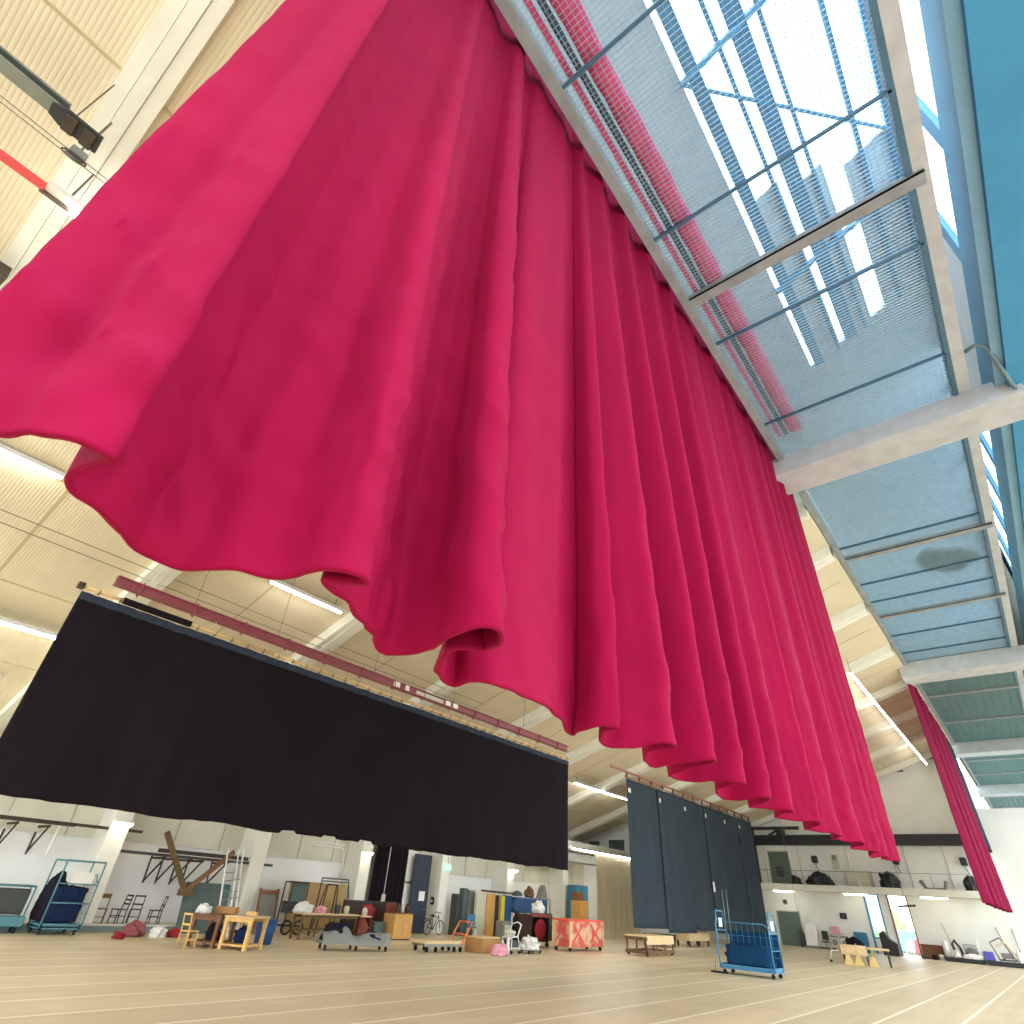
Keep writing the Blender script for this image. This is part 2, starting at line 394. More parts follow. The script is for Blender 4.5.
# doors
def door(name, label, x0, x1, z0, z1, m):
    o = struct(B(x0, x1, YF - .06, YF, z0, z1, bev=.02), name, m)
    MB().bar((x1 - .18, YF - .1, z0 + 1.02), (x1 - .05, YF - .1, z0 + 1.02), .03, .03).build('door_handle', 'steel', o)
    mb = MB(); mb.box(x0 - .08, x0, YF - .08, YF, z0, z1 + .08); mb.box(x1, x1 + .08, YF - .08, YF, z0, z1 + .08); mb.box(x0, x1, YF - .08, YF, z1, z1 + .08)
    mb.build('door_frame', 'offwhite', o); return o
door('door_1', '', -19.5, -17.72, 4.32, 6.85, 'greendoor')
door('door_2', '', -19.6, -17.75, 0, 2.35, 'greendoor')
MB().box(-19.0, -18.4, YF - .09, YF - .06, 4.9, 5.7).build('door_vent', 'darkgrey', bpy.data.objects['door_1'])
# tall dark blue side door, its pale side light and the black doorway
o = struct(B(-28.5, -28.38, 26.25, 27.6, 0, 3.75, bev=.02), 'door_3', 'navydoor')
B(-28.38, -28.36, 26.85, 27.3, 1.5, 1.95).build('door_notice', 'paper', o)
MB().path([(-28.33, 27.4, 1.1), (-28.28, 27.4, 1.1), (-28.28, 27.2, 1.1)], .02, 6).build('door_handle', 'steel', o)
o = struct(B(-29.4, -28.75, 26.0, 26.75, 1.3, 3.9), 'window_3', 'white')
B(-28.75, -28.72, 26.0, 26.7, 2.28, 2.36).build('window_bar', 'brownwood', o)
B(-29.3, -28.75, 26.0, 26.75, 0, 1.3).build('window_panel', 'skin_pink', o)
# doorway to the yard: frame, mullion
mb = MB(); mb.box(x0, x0 + .12, YF - .05, YF + .3, 0, 3.95); mb.box(x1 - .1, x1, YF - .05, YF + .3, 0, 3.95); mb.box(x0, x1, YF - .05, YF + .3, 3.85, 3.95)
mb.box(x0, x1, YF + .1, YF + .16, .95, 1.05)
o = struct(mb, 'door_4', 'bluesteel'); B(x0 + .12, x1 - .1, YF + .12, YF + .14, 1.05, 3.85).build('door_pane', 'glass', o)
B(x0 + .12, x1 - .1, YF + .1, YF + .16, 0, .95).build('door_panel', 'paper', o)
mb = MB(); mb.box(x3 - .08, x3, YF - .06, YF + .3, 0, 3.95); mb.box(x2, x2 + .08, YF - .06, YF + .3, 0, 3.95); mb.box(x2, x3, YF - .06, YF + .3, 3.87, 3.95)
struct(mb, 'door_5', 'brownwood')

# ---------------------------------------------------------------- walkway under the skylight
wk = thing('walkway', 'long high grated steel walkway hung under the skylight between pale concrete beams', 'walkway', (0, 0, 15))
YE = 110
B(-2.64, -2.44, -4, YE, -.15, .32).build('edge_beam', 'concrete2', wk)
B(2.56, 2.86, -4, YE, -.02, .5).build('curb', 'concrete', wk)
B(2.44, 2.56, -4, YE, -.05, .35).build('edge_angle', 'grateframe', wk)
CB = [(-3.2, -2.3), (17.0, 17.9), (40.2, 41.3), (62.6, 63.8), (84, 85.5)]
bays = [(-2.3, 17.0), (17.9, 40.2)]
for (a, b) in bays:
    mb = MB(); y = a
    while y < b:
        mb.box(-2.44, 2.44, y, y + .007, .04, .075); y += .1
    x = -2.4
    while x < 2.44:
        mb.box(x, x + .009, a, b, .06, .075); x += .12
    g = mb.build('grating', 'grate', wk)
for y in (3.4, 7.25, 11.0, 14.95, 24.3, 28.2, 30.4, 35.4, 38.4):
    B(-2.44, 2.5, y, y + .06, -.05, .03).build('bearer', 'grateframe', wk)
for y in (9.2, 24.9 + .3, 32.3):
    mb = MB(); mb.box(-2.64, 2.75, y, y + .32, -.1, -.07); mb.box(-2.64, 2.75, y, y + .04, -.1, .05); mb.build('angle_beam', 'concrete2', wk)
for (a, b) in ((41.3, 62.6), (63.8, 84), (85.5, 110)):
    mb = MB()
    for k in range(10): mb.box(-2.44 + k * .49, -2.44 + k * .49 + .478, a, b, 0, .06)
    mb.build('deck_boards', 'board', wk)
for y in (47.5, 55, 70, 77, 92, 100):
    B(-2.44, 2.5, y, y + .3, -.12, 0).build('bearer', 'concrete2', wk)
for i, (a, b) in enumerate(CB):
    struct(B(-2.95, 3.9, a - .1, b + .35, 14.3 if i < 2 else 14.1, 15.02, bev=.03), 'trim_%d' % (50 + i), 'concrete')
# girder and glazing
struct(B(3.36, 3.6, -6, 110, 14.75, 16), 'trim_60', 'gird_lit_edge')
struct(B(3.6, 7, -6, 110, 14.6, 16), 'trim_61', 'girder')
struct(MB().box(-3.2, -3.05, -11, 20.4, 14.55, 17.6).box(-2.95, -2.8, 20.4, 110, 15.02, 17.7), 'trim_62', 'rib')
struct(B(-3.2, -2.7, 20.3, 20.6, 14.55, 17.7), 'trim_65', 'rib')
struct(MB().prism([(-3.2, 17.6), (-.75, 18.5), (-.75, 18.65), (-3.2, 17.75)], 'y', -11, 110), 'trim_63', 'soffit')
sk = struct(MB().box(3.5, 3.52, -6, 13.4, 16.0, 20.6).box(3.5, 3.52, 20.4, 34, 16.0, 20.6), 'window_10', 'glass')
mb = MB()
for y in (-2.5, 2, 5.5, 9.5, 12.9, 20.4, 23.2, 26.0, 28.8, 31.8, 34): mb.box(3.44, 3.56, y, y + .5, 16.0, 20.6)
mb.build('window_bar', 'skybar', sk)
struct(MB().box(3.44, 3.56, 13.4, 20.4, 16, 20.6).box(3.44, 3.56, 34, 110, 16, 20.6), 'wall_right', 'wall')
def gz(x): return 18.5 + (x + .75) * (20.6 - 18.5) / (3.5 + .75)
sk = struct(MB().prism([(-.75, gz(-.75)), (3.5, gz(3.5)), (3.5, gz(3.5) + .02), (-.75, gz(-.75) + .02)], 'y', -11, 17), 'window_11', 'glass')
mb = MB()
for x, wd in ((-.45, .3), (.25, .1), (.75, .4), (1.25, .1), (2.5, .12), (3.3, .1)): mb.bar((x, -11, gz(x) - .1), (x, 17, gz(x) - .1), wd, .2)
mb.build('window_bar', 'skybar', sk)
mb = MB()
for y in range(-8, 12, 7):
    mb.bar((-.75, y, gz(-.75) - .2), (3.5, y + 5.5, gz(3.5) - .2), .08, .08); mb.bar((-.75, y + 7, gz(-.75) - .2), (3.5, y + 7, gz(3.5) - .2), .12, .14)
mb.build('window_brace', 'skybar', sk)
mb = MB().prism([(-.75, gz(-.75)), (3.5, gz(3.5)), (3.5, gz(3.5) + .1), (-.75, gz(-.75) + .1)], 'y', 17, 110)
for xa, xc in ((-.4, .35), (.8, 1.5), (2.0, 3.5)): mb.prism([(xa, gz(xa) - .02), (xc, gz(xc) - .02), (xc, gz(xc) - .06), (xa, gz(xa) - .06)], 'y', 10.2 + xa * .5, 17)
struct(mb, 'trim_64', 'soffit')
# things lying on the walkway
def roll(x, y0, y1, w_, h_, seed):
    def fn(u, v):
        y = y0 + (y1 - y0) * v; a = 2 * pi * u
        f = 1 + .18 * noise.noise(Vector((cos(a) * 1.2, sin(a) * 1.2, y * 1.3 + seed)))
        return (x + w_ / 2 * cos(a) * f, y, 15.105 + h_ / 2 + h_ / 2 * sin(a) * f)
    return MB().grid(fn, 14, 120)
tag(roll(-1.72, -2, 16, .42, .2, 1).build('red_drape', 'glare_drape'), 'wide strip of folded red cloth lying along the first walkway bay', 'cloth')
tag(roll(-2.24, -2, 16, .13, .12, 5).build('red_strap', 'glare_drape'), 'narrow red strip on the walkway grating close to its edge beam', 'cloth')
tag(roll(-2.04, -2, 16, .13, .12, 9).build('dark_hose', 'pipe'), 'dark blue hose on the walkway grating between two red strips', 'hose')
mb = MB()
def rag(u, v):
    a = 2 * pi * u; r = v * (1 + .35 * noise.noise(Vector((cos(a) * 1.5, sin(a) * 1.5, 4))))
    return (.95 + 1.0 * r * cos(a), 27.7 + 1.25 * r * sin(a) + .35 * r * cos(a), 15.13 + .07 * (1 - v) + .04 * noise.noise(Vector((r * 4 * cos(a), r * 4 * sin(a), 1))))
o = mb.grid(rag, 40, 10).build('grey_sheet', 'greydrape'); solid(o, .03); tag(o, 'crumpled dark grey sheet lying on the second walkway bay', 'sheet')
o = tag(MB().path([(2.9, 15.3, 15.05), (3.1, 15.1, 14.98), (3.3, 15.2, 14.9), (3.42, 15.6, 14.72), (3.62, 16.5, 14.56), (3.82, 17.3, 14.42), (3.9, 17.8, 14.40)], .055, 10).build('conduit', 'conduit'), 'grey green conduit pipe bent over the girder beside the near concrete beam', 'pipe')
o = thing('tube_lamp', 'glowing strip lamp fixed under the second concrete beam of the walkway', 'lamp', (1.7, 40.3, 14.38))
B(-1.2, 1.6, -.1, .14, -.0, .07).build('housing', 'lamphouse', o); B(-1.2, 1.6, -.07, .1, -.07, 0, bev=.02).build('tube', 'tube', o)

# ---------------------------------------------------------------- red velvet curtains
def catmull(P, n=14):
    out = []
    for i in range(len(P) - 1):
        p0, p1, p2, p3 = (Vector(P[max(i - 1, 0)]), Vector(P[i]), Vector(P[i + 1]), Vector(P[min(i + 2, len(P) - 1)]))
        for k in range(n):
            t = k / n
            out.append(.5 * ((2 * p1) + (p2 - p0) * t + (2 * p0 - 5 * p1 + 4 * p2 - p3) * t * t + (3 * p1 - p0 - 3 * p2 + p3) * t ** 3))
    out.append(Vector(P[-1])); return out
def resample(P, step):
    out = [P[0]]; acc = 0
    for a, b in zip(P, P[1:]):
        L = (b - a).length; d = step - acc
        while d <= L: out.append(a + (b - a) * (d / L)); d += step
        acc = (acc + L) % step
    out.append(P[-1]); return out
HEM = [(-2.2, -.28), (-2.14, -.14), (-2.13, -.03), (-2.06, .01), (-2.04, .05), (-2.0, .09), (-1.96, .15), (-1.95, .22), (-2.03, .2), (-2.2, .17), (-2.33, .33), (-2.5, .5), (-2.52, .55), (-2.49, .68),
       (-2.38, .83), (-2.28, 1.03), (-1.97, 1.09), (-1.88, 1.14), (-1.9, 1.25), (-2.06, 1.14), (-2.13, 1.23), (-2.17, 1.34), (-2.26, 1.51), (-2.37, 1.62), (-2.5, 1.75), (-2.54, 1.91), (-2.34, 1.99), (-2.15, 1.96), (-1.95, 1.94),
       (-1.86, 2.05), (-1.98, 2.2), (-2.11, 2.2), (-2.25, 2.07), (-2.5, 2.32), (-2.54, 2.47), (-2.43, 2.48), (-2.33, 2.58), (-2.3, 2.85), (-2.37, 3.23), (-2.5, 3.61), (-2.58, 3.9), (-2.5, 3.86), (-2.28, 3.8), (-2.14, 3.88),
       (-2.3, 3.92), (-2.49, 4.21), (-2.3, 4.4), (-2.05, 4.52), (-2.1, 4.69), (-2.35, 4.7), (-2.54, 5.06), (-2.4, 5.2), (-2.03, 5.28), (-2.1, 5.42), (-2.5, 5.46), (-2.65, 6.0), (-2.39, 6.14), (-2.09, 6.23), (-2.18, 6.42),
       (-2.5, 6.59), (-2.62, 7.15), (-2.2, 7.24), (-2.25, 7.45), (-2.6, 7.85), (-2.45, 8.05), (-2.2, 8.2), (-2.28, 8.45), (-2.63, 8.95), (-2.3, 9.4), (-2.24, 9.6), (-2.62, 10.2), (-2.42, 10.6), (-2.28, 10.95), (-2.58, 11.6), (-2.3, 12.1), (-2.3, 12.4),
       (-2.6, 13.), (-2.28, 13.6), (-2.36, 13.9), (-2.6, 14.4), (-2.36, 14.9), (-2.56, 15.4), (-2.4, 15.75), (-2.32, 15.95)]
K = 1.182
def drape(name, hem, zb, zt, step, nv, xtop, wtop, wr=1., seed=0, material='red'):
    P = resample(catmull(hem), step); n = len(P)
    R = max(3, int(.9 / step)); S = []
    for i in range(n):
        sx = sy = sw = 0
        for j in range(max(0, i - 3 * R), min(n, i + 3 * R + 1)):
            q = exp(-.5 * ((j - i) / R) ** 2); sx += P[j].x * q; sy += P[j].y * q; sw += q
        S.append(Vector((sx / sw, sy / sw)))
    S[0] = Vector((S[0].x, P[0].y)); S[-1] = Vector((S[-1].x, P[-1].y))
    ymin = P[0].y; ymax = P[-1].y
    def fn(u, v):
        i = min(n - 1, int(round(u * (n - 1)))); z = zb + (zt - zb) * (v ** 1.25)
        t = (z - zb) / (zt - zb)
        wgt = 1 - (1 - wtop) * t ** .9
        e = min(1, i / (2.5 * R), (n - 1 - i) / (2.5 * R))           # keep the side edges where they are
        sx, sy = S[i].x, S[i].y * e + P[i].y * (1 - e)
        x = (sx * (1 - t) + xtop * t) + (P[i].x - S[i].x) * wgt
        y = sy + (P[i].y - sy) * (.15 + .85 * wgt)
        # creases, strongest near the hem and the loose end
        a = wr * (.045 * exp(-(z - zb) / 2.6) + .008) * (1.2 if y < 3 else .7)
        q = Vector((x * 2, y * 1.3 + z * .6, z * .9 - y * .5 + seed))
        x += a * noise.noise(q * 1.6) + a * .6 * noise.noise(q * 4.1) - .05 * exp(-(z - zb) / .12) * 0
        up = 1 - exp(-(z - zb) / 2.5)
        x += wr * up * (1 - .5 * t) * .045 * sin(S[i].y * 2 * pi / .62 + 2.5 * noise.noise(Vector((S[i].y * .8, z * .05, seed)))) * min(1, max(0, (S[i].y - 1.6) / 1.2))
        cr_ = 1 - abs(noise.noise(Vector((y * .9 + z * .9, z * .55 - y * .5, 3 + seed)) * 1.3)) * 2.2          # sharp diagonal creases
        x += wr * .085 * max(0, cr_) ** 3 * exp(-(z - zb) / 2.6) * (1 if y < 2.6 else .3)
        fz = exp(-((S[i].y - 1.35) / .28) ** 2) * exp(-((z - zb - 1.1) / 1.3) ** 2)                # crumpled edge of the first deep fold
        x += wr * fz * (.05 * (.5 - abs(noise.noise(Vector((y * 3, z * 5.5 - y * 3, 2 + seed))))) + .02 * noise.noise(Vector((y * 9, z * 11, 4))))
        y += a * .5 * noise.noise(q * 2.2 + Vector((7, 1, 3)))
        z += (.05 * noise.noise(Vector((x * 1.5, y * 1.1, seed))) + .03 * noise.noise(Vector((x * 4, y * 3., seed)))) * exp(-(z - zb) / .5)
        return (x, y, z)
    return MB().grid(fn, n - 1, nv)
hem = [(x * K, y * K) for x, y in HEM]
big = thing('red_curtain', 'huge pleated crimson velvet curtain hanging from the roof above the floor', 'curtain', (0, 0, 0))
o = drape('big', hem, 3.2, 16.3, .03, 130, -2.82, .16).build('cloth', 'red', big); solid(o, .025)
B(-2.95, -2.78, -1, 20, 16.3, 16.42).build('track', 'blacksteel', big)
random.seed(3)
hem2 = []; y = 41.3; k = 0
while y < 57.5:
    hem2.append((-2.74 + (.2 if k % 2 else -.16) + random.uniform(-.05, .05), y)); y += random.uniform(.35, .75); k += 1
sm = thing('red_curtain', 'smaller dark red curtain hanging beside the far end of the walkway', 'curtain')
o = drape('small', hem2, 3.05, 14.55, .06, 50, -2.76, .5, .6, 5).build('cloth', 'red2', sm); solid(o, .025)
B(-2.82, -2.7, 41, 58, 14.55, 14.62).build('track', 'blacksteel', sm)
hem3 = [(-2.76 + (.12 if k % 2 else -.12), 58.3 + k * .35) for k in range(11)]
o = drape('teal', hem3, 6.9, 14.6, .06, 30, -2.76, .5, .6, 8).build('teal_curtain', 'teal_drape'); solid(o, .025)
tag(o, 'dark teal curtain edge showing behind the smaller red curtain', 'curtain')

# ---------------------------------------------------------------- black curtain on its beam
xb = -16
def blk(u, v):
    y = 2.75 + 21. * u; z = 3.03 + 4.38 * v
    z -= .0 ; a = .06 * noise.noise(Vector((y * .9, 0, 3))) + .035 * noise.noise(Vector((y * 2.7, z * .25, 5)))
    sag = .05 * noise.noise(Vector((y * .7, 8, 1))) * (1 - v) - (-.07 if v == 0 and sin(y * 4.6) > .45 and 9 < y < 15 else .02 * noise.noise(Vector((y * 3, 1, 1))))
    return (xb + a * (1.1 - .5 * v), y, z + sag)
bc = thing('black_curtain', 'very wide black cloth curtain hanging below a maroon beam', 'curtain', (0, 0, 0))
o = MB().grid(blk, 260, 30).build('cloth', 'black', bc); solid(o, .02)
def band(u, v):
    p = blk(u, .955 + .045 * v); return (p[0] + .03, p[1], p[2] + .02 * noise.noise(Vector((p[1] * 6, 2, 2))))
o = MB().grid(band, 260, 3).build('heading_band', 'bandcloth', bc); solid(o, .015)
bt = thing('timber_batten', 'pale round timber batten carrying the black curtain', 'batten', (xb, 2.7, 7.535))
mb = MB()
for k in range(7): mb.path([(0, 2.6 + k * 2.65 - (1.2 if k == 0 else 0), 0), (0, 2.6 + k * 2.65 + 2.62, 0)], .05, 8)
mb.build('pole', 'batten', bt)
MB().path([(0, 0, 0), (0, 1.4, 0)], .05, 8).build('pole_end', 'batten', bt); B(-.07, .07, -.08, .06, -.07, .07).build('end_cap', 'darkwood', bt)
B(-.065, .065, .95, 2.7, -.065, .065).build('black_sleeve', 'black', bt)
for k in range(42): MB().ring((0, .4 + k * .5, -.02), (0, 1, 0), .06, .01, 10, 5).bar((.04, .4 + k * .5, -.05), (.04, .4 + k * .5, -.09), .02, .01).build('tie', 'bandcloth', bt)
mbm = thing('maroon_beam', 'long maroon steel beam hung above the black curtain', 'beam', (xb, 3.3, 7.95))
B(-.05, .05, 0, 20.3, -.11, .11).build('web', 'maroon', mbm)
B(-.11, .11, 0, 20.3, .09, .12).build('top_flange', 'maroon', mbm); B(-.11, .11, 0, 20.3, -.12, -.09).build('bottom_flange', 'maroon', mbm)
for y in (9.35, 9.9): B(.06, .115, y - .08, y + .08 + (.1 if y < 9.5 else 0), -.09, .09).build('white_plate', 'paper', mbm)
B(.06, .115, 10.35, 11.75, -.08, .05).build('white_plate', 'offwhite', mbm)
for y in (11.9, 12.3): B(.06, .115, y, y + .26, -.08, .08).build('white_plate', 'paper', mbm)
for k in range(14):
    y = .6 + k * 1.45
    mb = MB(); mb.bar((.0, y, .15), (.0, y, -.15), .035, .24); mb.bar((.0, y, -.15), (.0, y, -.22), .025, .04); mb.build('clamp', 'maroon', mbm)
for y in (2.6, 5.2, 9, 13, 17.5):
    MB().path([(0, y, .12), (0, y + .15, -.2), (0, y, -.32)], .015, 5).build('rope', 'rope', mbm)
    MB().path([(0, y - .6, .1), (0, y - .6, 2.3)], .008, 4).build('hanger', 'wire', mbm)
# ---------------------------------------------------------------- dark grey green drapes
xd = -18.7; edges = [34.3, 38.4, 42.3, 45.9, 49.6, 52.8, 55.9]
ords = ['leftmost of six dark grey green drapes, nearest to the milky plastic sheet', 'second dark grey green drape from the milky plastic sheet', 'third dark grey green drape from the milky plastic sheet',
        'fourth dark grey green drape, its gap above the left frame of the blue trolley', 'fifth dark grey green drape, behind the middle of the blue trolley', 'sixth dark grey green drape, closest to the green end wall door']
for k in range(6):
    a, b = edges[k] - .06, edges[k + 1] + .06
    zt0, zt1 = 8.55 - .02 * k, 8.53 - .02 * k
    zb_ = (.95, .75, .9, .75, .85, .8)[k]
    def fn(u, v):
        y = a + (b - a) * u; z = zb_ + (8.55 - zb_) * v
        ed = min(1, .12 + min(u, 1 - u) * 9)
        return (xd + .07 * (k % 2) + ed * (.09 * noise.noise(Vector((y * .8, k * 3, 1))) + .07 * noise.noise(Vector((y * 2.3, z * .15, k))) + .03 * noise.noise(Vector((y * 5, z * .1, k)))), y, z + .05 * noise.noise(Vector((y, k, 2))) * (1 - v))
    dr = thing('stage_drape', ords[k], 'drape', (0, 0, 0), 0, 'dark drapes in a row')
    o = MB().grid(fn, 46, 24).build('cloth', 'dkgreen', dr); solid(o, .02)
    B(xd + .1, xd + .13, a + .1 if k else a, a + .3, 7.75, 8.0).build('white_tag', 'paper', dr)
    if k == 3: B(xd + .14, xd + .17, a - .1, a + .18, 3.1, 3.7).build('white_tag', 'paper', dr)
rb = thing('rust_pipe', 'thin faded red pipe carrying the dark grey green drapes', 'pipe', (xd, 32.4, 8.75))
mb = MB(); mb.path([(0, 0, .18), (0, 23.5, .18)], .07, 8); mb.build('top_pipe', 'rust', rb)
mb = MB(); mb.path([(0, 1.7, -.1), (0, 23.5, -.1)], .04, 8); mb.build('lower_pipe', 'rust', rb)
for k in range(14): B(-.05, .05, 1.9 + k * 1.65, 2.0 + k * 1.65, -.16, .25).build('clamp', 'darkgrey', rb)
# black steel portal beside the drapes
fr = thing('steel_portal', 'black steel portal frame standing on the gallery at the end of the dark drapes', 'frame', (-20.2, 60.7, 4.18))
B(-.12, .12, -.12, .12, 0, 4.6).build('post', 'blacksteel', fr)
B(-1.2, 4.2, -.1, .1, 4.3, 4.55).build('crossbar', 'blacksteel', fr)
MB().bar((.1, 0, 3.1), (2.4, 0, 4.35), .16, .16).build('brace', 'blacksteel', fr)
B(2.2, 2.9, -.25, .25, 3.8, 4.3, bev=.05).build('spotlight', 'blacksteel', fr)

# ---------------------------------------------------------------- ceiling lamps
def strip(label, x, y0, y1, dz=0., hw=1., grp='strip lamps along the ceiling'):
    z = rz_(x) - .2 - dz - (.26 if y1 > 4.4 else 0)
    t = thing('strip_lamp', label, 'lamp', (x, y0, z), 0, grp); L_ = y1 - y0
    B(-.08 - .14 * hw, .0, 0, L_, .0, .12).build('housing', 'lamphouse', t)
    B(-.1 - .26 * hw, -.08 - .14 * hw, 0, L_, .05, .08).build('reflector', 'grey', t)
    MB().cyl((-.08, L_ / 2, -.045), (0, 1, 0), .032, L_ - .06, 10).build('tube', 'tube', t)
    for y in (.05, L_ - .1): B(-.12, -.04, y, y + .05, -.09, 0).build('socket', 'grey', t)
    for y in (.3, L_ - .3): MB().bar((-.1, y, .14), (-.1, y, .4 + dz), .02, .02).build('hanger', 'wire', t)
    return t
strip('bright strip lamp under the lowest left corner of the large red curtain', -16.5, -3., 1.25)
strip('strip lamp half hidden behind the red curtain hem above the maroon beam', -16.5, 7.4, 10.2)
strip('strip lamp on the ceiling just left of the black curtain top corner', -22.5, -1.5, 4.5)
strip('short strip lamp near the frame edge beside the black curtain', -26.0, -1., 3.6)
strip('strip lamp in the gap between the black curtain and the dark drapes', -21.7, 33., 40.)
strip('long hanging strip lamp on the ceiling right of the large red curtain', -4.75, 34.8, 60.5, .55, .2, grp=None)
k = 0  # unseen lamps, added only for the light they give
for x in (-22.5,):
    for y in (12.5, 18.8, 25.1):
        strip('unseen strip lamp added behind the black curtain to brighten the hall', x, y, y + 4.2); k += 1
# high rails, pulley and red pole close to the near rib
cr = thing('crane_rail', 'grey green steel rail ending near the first ceiling rib', 'rail', (-8.0, -5., 11.35))
mb = MB(); mb.box(-.12, .12, 0, 3.1, .14, .18); mb.box(-.12, .12, 0, 3.1, -.02, .02); mb.box(-.02, .02, 0, 3.1, .02, .14); mb.build('beam', 'steel', cr)
MB().prism([(-.1, 2.95), (-.17, 3.1), (-.17, 3.62), (.17, 3.62), (.17, 3.1), (.1, 2.95)], 'z', -.06, .0).build('end_plate', 'blacksteel', cr)
mb = MB(); mb.box(-.15, .15, 3.15, 3.3, -.12, -.05); mb.box(-.15, .15, 3.4, 3.55, -.12, -.05); mb.build('bolts', 'darkwood', cr)
MB().path([(0, 3.2, .0), (0, 3.2, 1.45)], .012, 5).build('hanger', 'wire', cr)
b2 = thing('rail_block', 'dark rail end block on the ceiling rib at the frame edge', 'rail', (-12.0, -3.4, 11.2)); B(-.14, .14, 0, 1.72, -.05, .12).build('beam', 'blacksteel', b2)
B(-.18, .18, 1.6, 1.8, -.1, .14).build('end_plate', 'darkwood', b2); MB().bar((0, .5, .1), (0, .5, .42), .05, .05).build('hanger', 'wire', b2)
pu = thing('pulley', 'small grey rope pulley hanging under the near ceiling rib', 'pulley', (-8.55, -1.58, 11.35))
MB().cyl((0, 0, 0), (1, 0, .5), .13, .05, 20).build('wheel', 'steel', pu); MB().ring((0, 0, 0), (1, 0, .5), .17, .015).build('guard', 'wire', pu)
B(-.07, .07, -.1, .12, .02, .18).build('bracket', 'grey', pu); MB().bar((0, 0, .1), (0, 0, 1.3), .03, .03).build('hanger', 'wire', pu)
mb = MB()
for dx in (-.05, .05): mb.path([(-8.55 + dx, -6, 11.36), (-8.55 + dx, -1.6, 11.36), (-8.5 + dx, 3.5, 11.3)], .008, 5)
tag(mb.build('pulley_rope', 'wire'), 'thin twin cable running through the small pulley', 'cable')
rp = thing('lamp_bar', 'red bar with a lit tube lamp under the near ceiling rib', 'lamp', (-9.45, -5., 11.3))
B(-.06, .06, 0, 3.3, -.05, .05).build('red_bar', 'redpaint', rp); B(-.05, .13, 3.3, 4.5, 0, .1).build('housing', 'white', rp)
MB().bar((-.08, 3.25, -.03), (-.08, 3.75, -.03), .05, .07).build('clamp', 'wire', rp); MB().cyl((-.06, 4.1, -.05), (0, 1, 0), .055, .75, 10).build('tube', 'tube', rp)
MB().bar((0, 1, .05), (0, 1, 1.25), .03, .03).build('hanger', 'wire', rp); MB().bar((0, 3.6, .05), (0, 3.6, 1.0), .03, .03).build('hanger', 'wire', rp)
# thin cables along the ceiling
for i, (x, dz) in enumerate(((-18.2, .35), (-18.6, .38))):
    tag(MB().path([(x, -6, rz_(x) - dz), (x, 20, rz_(x) - dz - .1)], .012, 5).build('ceiling_cable', 'wire'), ('upper', 'lower')[i] + ' of two thin cables running along the ceiling boards', 'cable', 'ceiling cables')
# round wall lamps
for (y, l) in ((10.0, 'round white wall lamp on the pier above the wooden chairs'), (22.3, 'round white wall lamp beside the black doorway'), (34.85, 'round white wall lamp above the blue tarpaulin shelf')):
    t = thing('wall_lamp', l, 'lamp', (-27.9, y, 3.45), 0, 'round lamps along the side wall')
    MB().lathe([(0, -.12), (.2, -.1), (.3, -.03), (.3, .03), (0, .03)], 20).build('glass', 'lamp', t); MB().lathe([(0, .03), (.32, .03), (.3, .1), (0, .1)], 20).build('cap', 'white', t)
    MB().bar((-.28, 0, .08), (0, 0, .08), .05, .05).build('arm', 'grey', t)
for (xa, xb2, l) in ((-19.1, -17.4, 'gallery strip lamp above the lower green door'), (-13.5, -11.75, 'gallery strip lamp above the bright glazed door'), (-8.1, -6.35, 'gallery strip lamp above the red brown bench')):
    t = thing('gallery_lamp', l, 'lamp', (xa, 60.4, 3.78), 0, 'strip lamps under the gallery')
    B(0, xb2 - xa, -.1, .1, .04, .12).build('housing', 'lamphouse', t); MB().cyl(((xb2 - xa) / 2, 0, 0), (1, 0, 0), .05, xb2 - xa, 10).build('tube', 'tube2', t)

# ---------------------------------------------------------------- floor clutter along the side wall
def caster(par, x, y, r=.07, name='caster'):
    MB().cyl((x, y, r), (0, 1, 0), r, .05, 12).box(x - .03, x + .03, y - .035, y + .035, r, r * 2.1).build(name, 'rubber', par)

